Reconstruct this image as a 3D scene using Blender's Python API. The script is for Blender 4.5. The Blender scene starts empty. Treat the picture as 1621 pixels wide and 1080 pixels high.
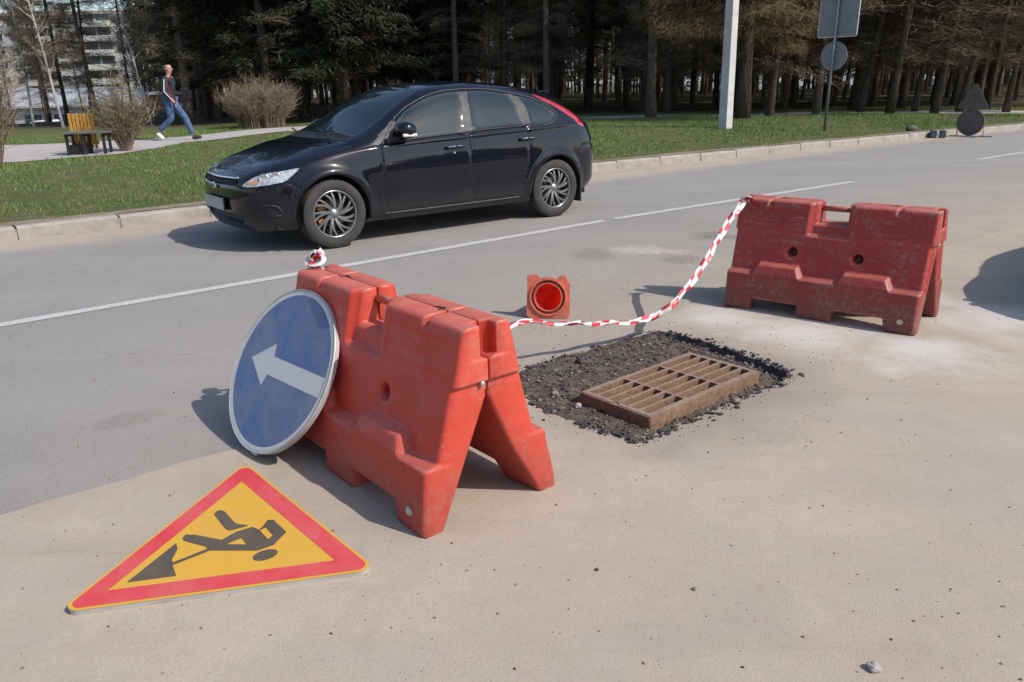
import bpy, bmesh, math, random
import numpy as np
from mathutils import Vector, Matrix, noise as mnoise
from mathutils.geometry import delaunay_2d_cdt
random.seed(7); rng = np.random.default_rng(7)
scene = bpy.context.scene
COL = scene.collection
PI = math.pi

# ---------------------------------------------------------------- camera, sky, sun, exposure
cam_data = bpy.data.cameras.new('camera'); cam = bpy.data.objects.new('camera', cam_data); COL.objects.link(cam)
cam_data.sensor_width = 36.0; cam_data.lens = 28.25; cam_data.clip_start = .05; cam_data.clip_end = 3000
cam.matrix_world = Matrix.Translation((0, 0, 1.43)) @ Matrix.Rotation(PI/2 - .31, 4, 'X') @ Matrix.Rotation(-.022, 4, 'Z')
scene.camera = cam
SUN = Vector((math.cos(math.radians(-27)), math.sin(math.radians(-27)), math.tan(math.radians(44)))).normalized()
world = bpy.data.worlds.new('World'); scene.world = world; world.use_nodes = True
wn = world.node_tree; wn.nodes.clear()
sky = wn.nodes.new('ShaderNodeTexSky'); sky.sky_type = 'NISHITA'; sky.sun_disc = False
sky.sun_elevation = math.asin(SUN.z); sky.sun_rotation = math.atan2(SUN.x, SUN.y)
sky.dust_density = 1.2; sky.air_density = 1.0; sky.ozone_density = 1.0
bg = wn.nodes.new('ShaderNodeBackground'); bg.inputs['Strength'].default_value = .15
wo = wn.nodes.new('ShaderNodeOutputWorld')
wn.links.new(sky.outputs[0], bg.inputs[0]); wn.links.new(bg.outputs[0], wo.inputs[0])
sd = bpy.data.lights.new('sun', 'SUN'); sd.energy = 3.7; sd.angle = math.radians(.53); sd.color = (1, .95, .88)
sun = bpy.data.objects.new('sun', sd); COL.objects.link(sun)
sun.rotation_euler = (-SUN).to_track_quat('-Z', 'Y').to_euler(); sun.location = SUN*30
vs = scene.view_settings; vs.view_transform = 'Standard'; vs.look = 'None'; vs.exposure = 0.32; vs.gamma = 1; vs.use_curve_mapping = False

# ---------------------------------------------------------------- materials
def NT(name):
    m = bpy.data.materials.new(name); m.use_nodes = True; nt = m.node_tree
    return m, nt, nt.nodes['Principled BSDF']
class G:
    """tiny node-graph helper"""
    def __init__(s, nt): s.nt = nt; s.co = None
    def n(s, t, **kw):
        x = s.nt.nodes.new(t)
        for k, v in kw.items(): setattr(x, k, v)
        return x
    def l(s, a, b): s.nt.links.new(a, b)
    def obj(s):
        if s.co is None: s.co = s.n('ShaderNodeTexCoord').outputs['Object']
        return s.co
    def mapping(s, scale=(1, 1, 1), rot=(0, 0, 0), loc=(0, 0, 0)):
        m = s.n('ShaderNodeMapping'); m.inputs['Scale'].default_value = scale
        m.inputs['Rotation'].default_value = rot; m.inputs['Location'].default_value = loc
        s.l(s.obj(), m.inputs[0]); return m.outputs[0]
    def noise(s, scale, detail=4, rough=.55, vec=None, dist=0):
        x = s.n('ShaderNodeTexNoise'); x.inputs['Scale'].default_value = scale; x.inputs['Detail'].default_value = detail
        x.inputs['Roughness'].default_value = rough; x.inputs['Distortion'].default_value = dist
        s.l(vec if vec is not None else s.obj(), x.inputs['Vector']); return x.outputs['Fac']
    def voro(s, scale, feat='F1', vec=None, rnd=1):
        x = s.n('ShaderNodeTexVoronoi'); x.feature = feat; x.inputs['Scale'].default_value = scale; x.inputs['Randomness'].default_value = rnd
        s.l(vec if vec is not None else s.obj(), x.inputs['Vector']); return x
    def ramp(s, fac, pts, interp='LINEAR'):
        x = s.n('ShaderNodeValToRGB'); cr = x.color_ramp; cr.interpolation = interp
        while len(cr.elements) > 1: cr.elements.remove(cr.elements[0])
        for i, (p, c) in enumerate(pts):
            e = cr.elements[0] if i == 0 else cr.elements.new(p)
            e.position = p; e.color = (c[0], c[1], c[2], 1) if hasattr(c, '__len__') else (c, c, c, 1)
        s.l(fac, x.inputs[0]); return x.outputs[0]
    def mix(s, fac, a, b, mode='MIX'):
        x = s.n('ShaderNodeMix'); x.data_type = 'RGBA'; x.blend_type = mode; x.clamp_factor = True
        for k, v in ((0, fac), (6, a), (7, b)):
            if hasattr(v, 'links') or hasattr(v, 'is_linked'): s.l(v, x.inputs[k])
            elif k == 0: x.inputs[0].default_value = v
            else: x.inputs[k].default_value = (*v, 1) if len(v) == 3 else v
        return x.outputs[2]
    def math(s, op, a, b=None, c=None):
        x = s.n('ShaderNodeMath'); x.operation = op
        for i, v in enumerate((a, b, c)):
            if v is None: continue
            if hasattr(v, 'is_linked'): s.l(v, x.inputs[i])
            else: x.inputs[i].default_value = v
        return x.outputs[0]
    def sep(s, v=None):
        x = s.n('ShaderNodeSeparateXYZ'); s.l(v if v is not None else s.obj(), x.inputs[0]); return x.outputs
    def bump(s, h, strength, dist=.01):
        x = s.n('ShaderNodeBump'); x.inputs['Strength'].default_value = strength; x.inputs['Distance'].default_value = dist
        s.l(h, x.inputs['Height']); return x.outputs[0]
    def val(s, v):
        x = s.n('ShaderNodeValue'); x.outputs[0].default_value = v; return x.outputs[0]
def simple(name, col, rough=.6, metal=0., var=.15, scale=8., bump=0., bscale=60., coat=0., spec=.5, dirt=None, dirtamt=.5):
    m, nt, b = NT(name); g = G(nt)
    f = g.noise(scale, 5, .6)
    lo = tuple(c*(1-var) for c in col); hi = tuple(min(1, c*(1+var)) for c in col)
    c = g.ramp(f, [(.3, lo), (.7, hi)])
    if dirt:
        d = g.ramp(g.noise(scale*.6, 6, .7), [(.5-.3*dirtamt, 0), (.85, dirtamt)])
        c = g.mix(d, c, dirt)
    g.l(c, b.inputs['Base Color']); b.inputs['Roughness'].default_value = rough; b.inputs['Metallic'].default_value = metal
    b.inputs['Coat Weight'].default_value = coat; b.inputs['Coat Roughness'].default_value = .04; b.inputs['Specular IOR Level'].default_value = spec
    if bump: g.l(g.bump(g.noise(bscale, 4, .6), bump, .01), b.inputs['Normal'])
    return m

# ---------------------------------------------------------------- mesh helpers
def link(o, parent=None):
    COL.objects.link(o)
    if parent is not None: o.parent = parent
    return o
def npmesh(name, V, F, mats, fm=None, parent=None, smooth=True):
    """V (n,3); F list/array of faces"""
    me = bpy.data.meshes.new(name)
    V = np.asarray(V, dtype=np.float32)
    if isinstance(F, np.ndarray):
        me.vertices.add(len(V)); me.vertices.foreach_set('co', V.ravel())
        k = F.shape[1]; me.loops.add(F.size); me.loops.foreach_set('vertex_index', F.ravel().astype(np.int32))
        me.polygons.add(len(F)); me.polygons.foreach_set('loop_start', (np.arange(len(F))*k).astype(np.int32))
        me.polygons.foreach_set('loop_total', np.full(len(F), k, np.int32))
    else:
        me.from_pydata([tuple(map(float, v)) for v in V], [], [tuple(int(i) for i in f) for f in F])
    if not isinstance(mats, (list, tuple)): mats = [mats]
    for m in mats: me.materials.append(m)
    if fm is not None: me.polygons.foreach_set('material_index', np.asarray(fm, np.int32))
    me.update(calc_edges=True); me.validate()
    me.polygons.foreach_set('use_smooth', [smooth]*len(me.polygons)); me.update()
    return link(bpy.data.objects.new(name, me), parent)
class MB:
    def __init__(s): s.v = []; s.f = []; s.m = []
    def add(s, V, F, mi=0):
        o = len(s.v); s.v += [tuple(v) for v in V]; s.f += [tuple(i+o for i in f) for f in F]; s.m += [mi]*len(F)
    def box(s, c, size, rot=0, mi=0, M=None, taper=1.):
        x, y, z = (q/2 for q in size); V = []
        for k, zz in ((1, -z), (taper, z)):
            for xx, yy in ((-x, -y), (x, -y), (x, y), (-x, y)): V.append(Vector((xx*k, yy*k, zz)))
        R = M if M is not None else Matrix.Rotation(rot, 3, 'Z')
        V = [R @ v + Vector(c) for v in V]
        s.add(V, [(3,2,1,0),(4,5,6,7),(0,1,5,4),(1,2,6,5),(2,3,7,6),(3,0,4,7)], mi)
    def tube(s, pts, r, n=8, mi=0, cap=True):
        pts = [Vector(p) for p in pts]
        if not hasattr(r, '__len__'): r = [r]*len(pts)
        V = []; up = None
        for i, p in enumerate(pts):
            d = (pts[min(i+1, len(pts)-1)]-pts[max(i-1, 0)]).normalized()
            if up is None: up = d.orthogonal().normalized()
            up = (up - d*up.dot(d)).normalized(); w = d.cross(up)
            for k in range(n):
                a = 2*PI*k/n; V.append(p+(up*math.cos(a)+w*math.sin(a))*r[i])
        F = [(i*n+k, i*n+(k+1) % n, (i+1)*n+(k+1) % n, (i+1)*n+k) for i in range(len(pts)-1) for k in range(n)]
        if cap: F += [tuple(range(n))[::-1], tuple((len(pts)-1)*n+k for k in range(n))]
        s.add(V, F, mi)
    def lathe(s, prof, n=24, M=None, mi=0, closed=False):
        """prof list of (r, z); axis z, transformed by M (4x4)"""
        M = M or Matrix(); V = []
        for r, z in prof:
            for k in range(n):
                a = 2*PI*k/n; V.append(M @ Vector((r*math.cos(a), r*math.sin(a), z)))
        m = len(prof); F = [(i*n+k, i*n+(k+1) % n, (i+1)*n+(k+1) % n, (i+1)*n+k) for i in range(m-1) for k in range(n)]
        if closed: F += [((m-1)*n+k, (m-1)*n+(k+1) % n, (k+1) % n, k) for k in range(n)]
        s.add(V, F, mi)
    def prism(s, poly, h0, h1, M=None, mi=0):
        """2D polygon extruded from z=h0 to h1, transformed by M"""
        M = M or Matrix(); n = len(poly)
        V = [M @ Vector((x, y, h0)) for x, y in poly]+[M @ Vector((x, y, h1)) for x, y in poly]
        F = [tuple(range(n))[::-1], tuple(range(n, 2*n))]+[(i, (i+1) % n, n+(i+1) % n, n+i) for i in range(n)]
        s.add(V, F, mi)
    def build(s, name, mats, parent=None, smooth=False, bevel=0., bseg=2, loc=None, rz=0, auto=None):
        me = bpy.data.meshes.new(name); me.from_pydata(s.v, [], s.f)
        if not isinstance(mats, (list, tuple)): mats = [mats]
        for m in mats: me.materials.append(m)
        me.polygons.foreach_set('material_index', s.m); me.polygons.foreach_set('use_smooth', [smooth]*len(s.f))
        me.update()
        bm = bmesh.new(); bm.from_mesh(me); bmesh.ops.recalc_face_normals(bm, faces=bm.faces)
        if auto is not None:
            for e in bm.edges:
                if len(e.link_faces) == 2 and e.calc_face_angle(0) > auto: e.smooth = False
        bm.to_mesh(me); bm.free()
        o = link(bpy.data.objects.new(name, me), parent)
        if bevel:
            b = o.modifiers.new('bevel', 'BEVEL'); b.width = bevel; b.segments = bseg; b.limit_method = 'ANGLE'; b.angle_limit = .6
            b.harden_normals = False
        if loc is not None: o.location = loc
        o.rotation_euler.z = rz
        return o
def tag(o, label=None, cat=None, group=None, kind=None):
    if label: o['label'] = label
    if cat: o['category'] = cat
    if group: o['group'] = group
    if kind: o['kind'] = kind
    return o
def empty(name, loc=(0, 0, 0), rz=0, label=None, cat=None, group=None):
    o = bpy.data.objects.new(name, None); o.empty_display_size = .2; COL.objects.link(o)
    o.location = loc; o.rotation_euler.z = rz
    return tag(o, label, cat, group)
def copy_tree(o, parent=None):
    c = o.copy(); COL.objects.link(c); c.parent = parent
    for ch in list(o.children): copy_tree(ch, c)
    return c
def tri_fill(outer, holes=(), extra=()):
    """constrained triangulation of a polygon with holes -> verts2d, faces"""
    V = []; E = []
    for loop in [outer]+list(holes):
        o = len(V); V += [Vector(p) for p in loop]; n = len(loop); E += [(o+i, o+(i+1) % n) for i in range(n)]
    V += [Vector(p) for p in extra]
    r = delaunay_2d_cdt(V, E, [], 0, 1e-6)
    def inside(p, poly):
        c = False; n = len(poly)
        for i in range(n):
            x1, y1 = poly[i]; x2, y2 = poly[(i+1) % n]
            if (y1 > p[1]) != (y2 > p[1]) and p[0] < (x2-x1)*(p[1]-y1)/(y2-y1)+x1: c = not c
        return c
    F = []
    for f in r[2]:
        cx = sum(r[0][i][0] for i in f)/len(f); cy = sum(r[0][i][1] for i in f)/len(f)
        if inside((cx, cy), outer) and not any(inside((cx, cy), h) for h in holes): F.append(tuple(f))
    return [tuple(v) for v in r[0]], F
def sstep(a, b, x):
    t = np.clip((x-a)/(b-a), 0, 1); return t*t*(3-2*t)

# road frame: t along the road, n across it (away from the viewer)
RA = math.radians(37.5); CR, SR = math.cos(RA), math.sin(RA)
def rt(t, n, z=0): return (t*CR-n*SR, t*SR+n*CR, z)
def nk(t):      # kerb front line, across-road distance at t
    return np.interp(t, [-200, -6, -1, 3, 9.5, 12, 16, 20, 24, 60, 300], [9.45, 9.5, 9.5, 9.7, 9.98, 9.8, 9.65, 9.4, 9.0, 8.6, 8.6])
def hz(x, y):   # height of the land beyond the kerb
    x = np.asarray(x, float); y = np.asarray(y, float)
    t = x*CR+y*SR; n = -x*SR+y*CR
    d = n-nk(t)
    z = .135+.15*sstep(.1, 5, d)+.015*np.sin(x*1.3+y*.7)*sstep(.5, 3, d)
    dip = sstep(30, 85, y)*sstep(0, -14, x+.42*y-2) * -3.2
    far = sstep(95, 160, y)*-3.2
    return z+np.minimum(dip, far)
# ================================================================ SETTING
# ---- materials of the ground
def road_material(kind):
    m, nt, b = NT(kind); g = G(nt)
    v = g.mapping(rot=(0, 0, -RA)); sx = g.sep(v)   # x = t, y = n in the road frame
    T, Nn = sx[0], sx[1]
    fine = g.noise(190, 5, .85); grain = g.voro(170); mid = g.noise(14, 5, .6); big = g.noise(.9, 5, .6)
    streak = g.noise(1, 4, .5, vec=g.mapping(rot=(0, 0, -RA), scale=(.25, 2.2, 1)))
    asp = g.mix(g.ramp(big, [(.3, 0), (.7, 1)]), (.238, .221, .203), (.305, .284, .260))
    asp = g.mix(g.ramp(streak, [(.38, .0), (.68, .55)]), asp, (.225, .21, .198))
    asp = g.mix(g.ramp(grain.outputs['Distance'], [(.0, .8), (.6, 0)]), asp, (.42, .40, .375))
    asp = g.mix(g.ramp(fine, [(.45, 0), (.72, .65)]), asp, (.10, .095, .09))
    asp = g.mix(g.ramp(g.voro(26).outputs['Distance'], [(.04, .5), (.09, 0)]), asp, (.14, .13, .12))
    asp = g.mix(g.ramp(g.noise(60, 6, .85), [(.52, 0), (.72, .4)]), asp, (.37, .345, .32))
    sand = g.mix(mid, (.345, .285, .218), (.43, .36, .278))
    sand = g.mix(g.ramp(big, [(.35, 0), (.65, .6)]), sand, (.34, .285, .228))
    sand = g.mix(g.ramp(g.noise(95, 3, .7), [(.55, 0), (.8, .4)]), sand, (.21, .175, .145))
    sand = g.mix(g.ramp(g.noise(3.2, 6, .65), [(.42, 0), (.62, .55)]), sand, (.41, .35, .28))
    sand = g.mix(g.ramp(g.noise(1.7, 5, .7, dist=.8), [(.60, 0), (.72, .35)]), sand, (.27, .215, .17))
    sand = g.mix(g.ramp(g.noise(170, 5, .85), [(.48, 0), (.72, .6)]), sand, (.53, .46, .39))
    sand = g.mix(g.ramp(g.noise(140, 5, .85, vec=g.mapping(loc=(7, 3, 0))), [(.52, 0), (.72, .5)]), sand, (.19, .155, .125))
    sand = g.mix(g.ramp(g.noise(.8, 6, .75, vec=g.mapping(loc=(3, 9, 0))), [(.40, .45), (.58, 0)]), sand, (.30, .25, .197))
    sand = g.mix(g.ramp(g.noise(1, 5, .65, vec=g.mapping(rot=(0, 0, -RA), scale=(.5, 5, 1))), [(.56, 0), (.72, .35)]), sand, (.275, .23, .182))
    wob = g.math('MULTIPLY', g.math('SUBTRACT', g.noise(2.2, 6, .65), .5), 1.0)
    if kind == 'road_surface':
        # drifted sand along the far kerb and dust creeping in from the apron side
        a = g.math('ADD', Nn, wob)
        k1 = g.ramp(g.math('MULTIPLY_ADD', a, .1, 0), [(.875, 0), (.915, .95)])
        k2 = g.ramp(g.math('MULTIPLY_ADD', g.math('ADD', Nn, g.math('MULTIPLY', wob, 2.2)), .1, 0), [(.31, .95), (.40, .5), (.62, .0)])
        k2 = g.math('MULTIPLY', k2, g.ramp(g.math('MULTIPLY_ADD', T, .05, .2), [(.20, .10), (.40, 1)]))
        c = g.mix(k1, asp, sand); c = g.mix(k2, c, sand)
        d1 = g.n('ShaderNodeVectorMath', operation='DISTANCE'); g.l(g.obj(), d1.inputs[0]); d1.inputs[1].default_value = (1.15, 7.0, 0)
        p1 = g.ramp(g.math('ADD', d1.outputs['Value'], g.math('MULTIPLY', wob, 1.3)), [(.18, .8), (.30, 0)])
        p1 = g.math('MULTIPLY', p1, g.ramp(g.noise(16, 5, .8), [(.4, .25), (.6, 1)]))
        c = g.mix(p1, c, (.47, .41, .345))
        for px_, py_, r_, cl_, st_ in ((1.95, 7.6, .22, (.11, .10, .09), .8), (-1.78, 3.40, .06, (.17, .15, .13), .45), (.75, 6.9, .2, (.12, .11, .10), .5), (1.35, 6.6, .16, (.14, .125, .11), .6)):
            d1 = g.n('ShaderNodeVectorMath', operation='DISTANCE'); g.l(g.obj(), d1.inputs[0]); d1.inputs[1].default_value = (px_, py_, 0)
            pp = g.ramp(g.math('ADD', d1.outputs['Value'], g.math('MULTIPLY', wob, .9)), [(r_*.4, st_), (r_*1.3, 0)])
            c = g.mix(g.math('MULTIPLY', pp, g.ramp(g.noise(25, 5, .8), [(.35, .2), (.6, 1)])), c, cl_)
        # hairline cracks
        cr_ = g.voro(.55, 'DISTANCE_TO_EDGE', vec=g.mapping(rot=(0, 0, -RA), scale=(.6, 1.1, 1)))
        nv = g.n('ShaderNodeTexNoise'); nv.inputs['Scale'].default_value = 3; nv.inputs['Detail'].default_value = 6; g.l(g.obj(), nv.inputs['Vector'])
        add = g.n('ShaderNodeVectorMath', operation='MULTIPLY_ADD'); g.l(nv.outputs['Color'], add.inputs[0]); add.inputs[1].default_value = (.5, .5, 0); g.l(g.obj(), add.inputs[2])
        g.l(add.outputs[0], cr_.inputs['Vector'])
        c = g.mix(g.math('MULTIPLY', g.ramp(cr_.outputs['Distance'], [(.0, .4), (.004, 0)]), g.ramp(g.noise(.5, 3, .5), [(.45, 0), (.6, 1)])), c, (.09, .085, .08))
    else:
        c = g.mix(g.ramp(g.noise(1.3, 6, .7), [(.25, .35), (.6, .0)]), sand, asp)
        # pale cement dust round the far barrier
        # dark loose dirt trampled around the pit
        d2 = g.n('ShaderNodeVectorMath', operation='DISTANCE'); g.l(g.obj(), d2.inputs[0]); d2.inputs[1].default_value = (.75, 3.85, 0)
        dd = g.math('ADD', d2.outputs['Value'], g.math('MULTIPLY', wob, .9))
        c = g.mix(g.ramp(dd, [(.55, .55), (1.0, 0)]), c, (.19, .165, .14))
        sp = g.math('MULTIPLY', g.ramp(g.voro(38).outputs['Distance'], [(.03, 1), (.07, 0)]), g.ramp(g.noise(2, 3, .6), [(.48, 0), (.65, .6)]))
        c = g.mix(sp, c, (.13, .11, .09))
    cur = None
    for cx_, cy_, rr_ in ((1.35, 4.85, .42), (1.75, 4.5, .5), (2.25, 4.1, .42), (2.95, 4.6, .55), (2.6, 5.2, .4)):
        d1 = g.n('ShaderNodeVectorMath', operation='DISTANCE'); g.l(g.obj(), d1.inputs[0]); d1.inputs[1].default_value = (cx_, cy_, 0)
        q_ = g.math('DIVIDE', g.math('ADD', d1.outputs['Value'], g.math('MULTIPLY', wob, 1.3)), rr_)
        cur = q_ if cur is None else g.math('MINIMUM', cur, q_)
    c = g.mix(g.ramp(cur, [(.15, .7), (1.0, 0)]), c, (.52, .495, .465))
    g.l(c, b.inputs['Base Color']); b.inputs['Roughness'].default_value = .88; b.inputs['Specular IOR Level'].default_value = .3
    hgt = g.math('ADD', g.math('MULTIPLY', grain.outputs['Distance'], .6), g.math('ADD', fine, g.math('MULTIPLY', mid, 1.2)))
    g.l(g.bump(hgt, .6 if kind == 'road_surface' else .28, .006), b.inputs['Normal'])
    return m
M_road = road_material('road_surface'); M_apron = road_material('dusty_surface')
M_kerb = simple('kerb_concrete', (.31, .28, .245), .9, var=.22, scale=6, bump=.5, bscale=90, dirt=(.23, .20, .165), dirtamt=.55)
M_path = simple('path_surface', (.36, .33, .31), .9, var=.15, scale=3, bump=.3, bscale=120)
M_soil = simple('verge_soil', (.21, .165, .115), .95, var=.3, scale=5, bump=.6, bscale=60)
def lawn_material():
    m, nt, b = NT('lawn_ground'); g = G(nt)
    c = g.ramp(g.noise(2.5, 6, .65), [(.3, (.08, .10, .035)), (.5, (.12, .125, .05)), (.68, (.19, .155, .095))])
    c = g.mix(g.ramp(g.noise(38, 4, .7), [(.4, 0), (.7, .5)]), c, (.05, .075, .02))
    # brown litter under the wood
    y = g.sep()[1]
    f = g.ramp(g.math('MULTIPLY', g.math('ADD', y, g.math('MULTIPLY', g.noise(.25, 3, .6), 6)), .02), [(.60, 0), (.66, 1)])
    lit = g.mix(g.noise(3, 5, .7), (.06, .05, .028), (.10, .075, .045))
    lit = g.mix(g.ramp(g.noise(.35, 3, .6), [(.45, 0), (.6, .7)]), lit, (.07, .085, .03))
    c = g.mix(f, c, lit)
    g.l(c, b.inputs['Base Color']); b.inputs['Roughness'].default_value = .95; b.inputs['Specular IOR Level'].default_value = .15
    g.l(g.bump(g.noise(30, 5, .7), .9, .05), b.inputs['Normal']); return m
M_lawn = lawn_material()

# ---- land: one sheet reaching the horizon
ts = np.concatenate([-np.geomspace(900, 30, 9), np.linspace(-26, 46, 91), np.geomspace(52, 1200, 11)])
d0 = np.concatenate([[-900, -200, -60, -30, -14, -10.2], [-.02, .145, .149, .6, 1.2, 2], np.linspace(2.8, 40, 48), np.geomspace(44, 1500, 26)])
V = []
for t in ts:
    for d in d0:
        n = float(nk(t))+d; x, y, _ = rt(t, n)
        z = float(hz(x, y)) if d > .146 else -.16
        V.append((x, y, z))
nd = len(d0); Fq = np.array([(i*nd+j, (i+1)*nd+j, (i+1)*nd+j+1, i*nd+j+1) for i in range(len(ts)-1) for j in range(nd-1)])
land = npmesh('ground', V, Fq, M_lawn); tag(land, kind='structure')

# ---- carriageway: dark asphalt sheet from the seam (n=3.13) to the kerb
SEAM = 3.13
def seam(t): return SEAM+.02*math.sin(t*3.1)+.012*math.sin(t*9.7)
TT = [-400, -150, -60, -30] + list(np.arange(-20, 30.01, .25)) + [36, 45, 60, 100, 200, 500]
V = []; F = []
for t in TT:
    for k in range(9):
        f = k/8; n = seam(t)*(1-f)+(float(nk(t))+.03)*f; V.append(rt(t, n, 0))
F = np.array([(i*9+k, (i+1)*9+k, (i+1)*9+k+1, i*9+k+1) for i in range(len(TT)-1) for k in range(8)])
road = npmesh('road', V, F, M_road); tag(road, kind='structure')

# ---- dusty apron with the pit cut out of it; a low step at the seam
PIT = [(.03,3.93),(.10,4.02),(.24,4.13),(.36,4.17),(.50,4.33),(.66,4.44),(.78,4.55),(.87,4.59),(.97,4.50),(1.03,4.43),(1.12,4.33),(1.20,4.19),(1.29,4.05),(1.36,3.90),(1.41,3.79),(1.33,3.72),(1.22,3.63),(1.09,3.53),(.96,3.42),(.84,3.31),(.72,3.22),(.60,3.12),(.52,3.05),(.43,3.12),(.33,3.20),(.27,3.27),(.16,3.36),(.10,3.47),(.03,3.62),(-.02,3.80)]
def rough_loop(P, amp, sub=5, seed=1):
    out = []
    for i in range(len(P)):
        a = Vector(P[i]); b = Vector(P[(i+1) % len(P)])
        for k in range(sub):
            p = a.lerp(b, k/sub); q = mnoise.noise_vector(Vector((p.x*14, p.y*14, seed)))*amp
            out.append((p.x+q.x, p.y+q.y))
    return out
pit = rough_loop(PIT, .022, 6)
outer = [rt(t, seam(t)-.0)[:2] for t in TT]
outer += [rt(t, -60 if abs(t) < 300 else -60)[:2] for t in (500, 100, 30, 0, -30, -100, -400)]
V2, F2 = tri_fill(outer, [pit])
ap = MB(); ap.add([(x, y, .004) for x, y in V2], F2)
npit = len(pit)     # the broken edge of the pit goes down
w = [(x, y, .004) for x, y in pit]; lo = []
for x, y in pit:
    c = Vector((.66, 3.82)); d = (c-Vector((x, y))).normalized()*.025; lo.append((x+d.x, y+d.y, -.07))
apron = ap.build('dusty_apron', M_apron); tag(apron, kind='structure')
M_wall = simple('cut_asphalt_edge', (.045, .042, .040), .9, var=.5, scale=30, bump=1, bscale=70)
mid_ = []
for x, y in pit:
    q = mnoise.noise_vector(Vector((x*22, y*22, 5)))*.012; c = Vector((.66, 3.82)); d = (c-Vector((x, y))).normalized()*.014; mid_.append((x+d.x+q.x, y+d.y+q.y, -.022))
pw = MB(); pw.add([(x, y, .0035) for x, y in pit]+mid_+lo, [(k*npit+i, k*npit+(i+1) % npit, (k+1)*npit+(i+1) % npit, (k+1)*npit+i) for k in (0, 1) for i in range(npit)])
tag(pw.build('pit_wall', M_wall, smooth=True), kind='structure')

# ---- lane marking, each dash slightly worn
m, nt, b = NT('worn_white_marking'); g = G(nt)
c = g.mix(g.ramp(g.noise(45, 6, .75), [(.46, .12), (.62, .85)]), (.50, .485, .46), (.27, .26, .25))
g.l(c, b.inputs['Base Color']); b.inputs['Roughness'].default_value = .8; M_mark = m
def marking(name, pts, w):
    V = []; F = []
    L = [Vector(p) for p in pts]
    for i, p in enumerate(L):
        d = (L[min(i+1, len(L)-1)]-L[max(i-1, 0)]).normalized(); q = Vector((-d.y, d.x))*w/2*(1+.15*mnoise.noise(Vector((p.x*3, p.y*3, 0))))
        V += [(p.x+q.x, p.y+q.y, .004), (p.x-q.x, p.y-q.y, .004)]
    F = [(2*i, 2*i+1, 2*i+3, 2*i+2) for i in range(len(L)-1)]
    return V, F
def seg(a, b, n=24): return [(a[0]+(b[0]-a[0])*k/n, a[1]+(b[1]-a[1])*k/n) for k in range(n+1)]
marks = empty('road_marking'); tag(marks, kind='structure')
for a, b_ in (((-9.2, .45), (1.01, 8.63)), ((1.14, 8.74), (4.89, 11.52)), ((8.16, 14.21), (11.8, 17.0)), ((14.9, 19.5), (18.6, 22.4))):
    if a[0] < -5: a = (-1.38-8*.785, 6.71-8*.619)
    if a[0] < -5:
        pts = seg((-9.0, .55), (-3.33, 5.04))+seg((-3.33, 5.04), (-1.55, 6.5))[1:]+seg((-1.55, 6.5), (1.01, 8.63))[1:]
    else: pts = seg(a, b_)
    V, F = marking('dash', pts, .11); npmesh('marking_dash', V, F, M_mark, parent=marks, smooth=False)

# ---- kerb, stone by stone
kerb = empty('kerb'); tag(kerb, kind='structure')
t = -14.0; i = 0
while t < 34:
    L = .985; n0 = float(nk(t)); n1 = float(nk(t+L)); mb = MB()
    a = Vector(rt(t+.006, n0)); b_ = Vector(rt(t+L-.006, n1)); d = (b_-a).normalized(); q = Vector((-d.y, d.x, 0))
    h = .135+random.uniform(-.006, .006); off = random.uniform(-.008, .008)
    prof = [(0, -.05), (.012, h-.025), (.030, h-.004), (.05, h), (.15, h), (.15, -.05)]
    V = [p+q*(u+off)+Vector((0, 0, z+random.uniform(-.002, .002))) for p in (a, b_) for u, z in prof]
    k = len(prof); mb.add(V, [(j, (j+1) % k, k+(j+1) % k, k+j) for j in range(k)]+[tuple(range(k))[::-1], tuple(range(k, 2*k))])
    mb.build('kerb_stone', M_kerb, kerb); t += 1.0
V = []; 
for t in np.arange(-14, 34.1, .5):     # packed joints behind and between the stones
    n = float(nk(t)); V += [rt(t, n+.02, -.05), rt(t, n+.02, .105), rt(t, n+.149, .118), rt(t, n+.149, -.05)]
nn = len(V)//4
npmesh('kerb_bedding', V, np.array([(4*i+j, 4*i+4+j, 4*i+5+j, 4*i+1+j) for i in range(nn-1) for j in range(3)]), M_kerb, parent=kerb, smooth=False)
# beyond the built stones the kerb goes on as one strip
for r0, r1 in ((-200, -14), (34, 400)):
    mb = MB(); V = []
    tt = np.linspace(r0, r1, 12)
    for t in tt:
        n = float(nk(t)); V += [rt(t, n, -.05), rt(t, n, .135), rt(t, n+.15, .135), rt(t, n+.15, -.05)]
    npmesh('kerb_run', V, np.array([(4*i+j, 4*i+4+j, 4*i+5+j, 4*i+1+j) for i in range(11) for j in range(3)]), M_kerb, parent=kerb, smooth=False)

# ---- park paths draped on the land
def drape(name, poly, mat, dz=.012, kind='structure', step=.6):
    xs = [p[0] for p in poly]; ys = [p[1] for p in poly]; loop = rough_loop(poly, .05, 6, 3)
    extra = [(x, y) for x in np.arange(min(xs), max(xs), step) for y in np.arange(min(ys), max(ys), step)]
    V2, F2 = tri_fill(loop, (), extra)
    V = [(x, y, float(hz(x, y))+dz) for x, y in V2]
    o = npmesh(name, V, F2, mat); tag(o, kind=kind); return o
drape('paved_path', [(-13.0,13.0),(-9.3,14.4),(-8.3,15.0),(-7.4,15.7),(-7.3,17.3),(-7.5,19.2),(-6.5,22.0),(-5.2,24.6),(-2.5,26.2),(1.5,27.2),(8,26.9),(16.5,25.9),(30,25),(60,26),(60,28.4),(30,27),(16.7,27.6),(8,28.5),(1.3,28.9),(-3.4,28.0),(-6.3,26.4),(-7.9,23.6),(-9.0,20.4),(-10.4,19.8),(-16,19.8),(-22,19.4),(-22,13.5)], M_path)
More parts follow.
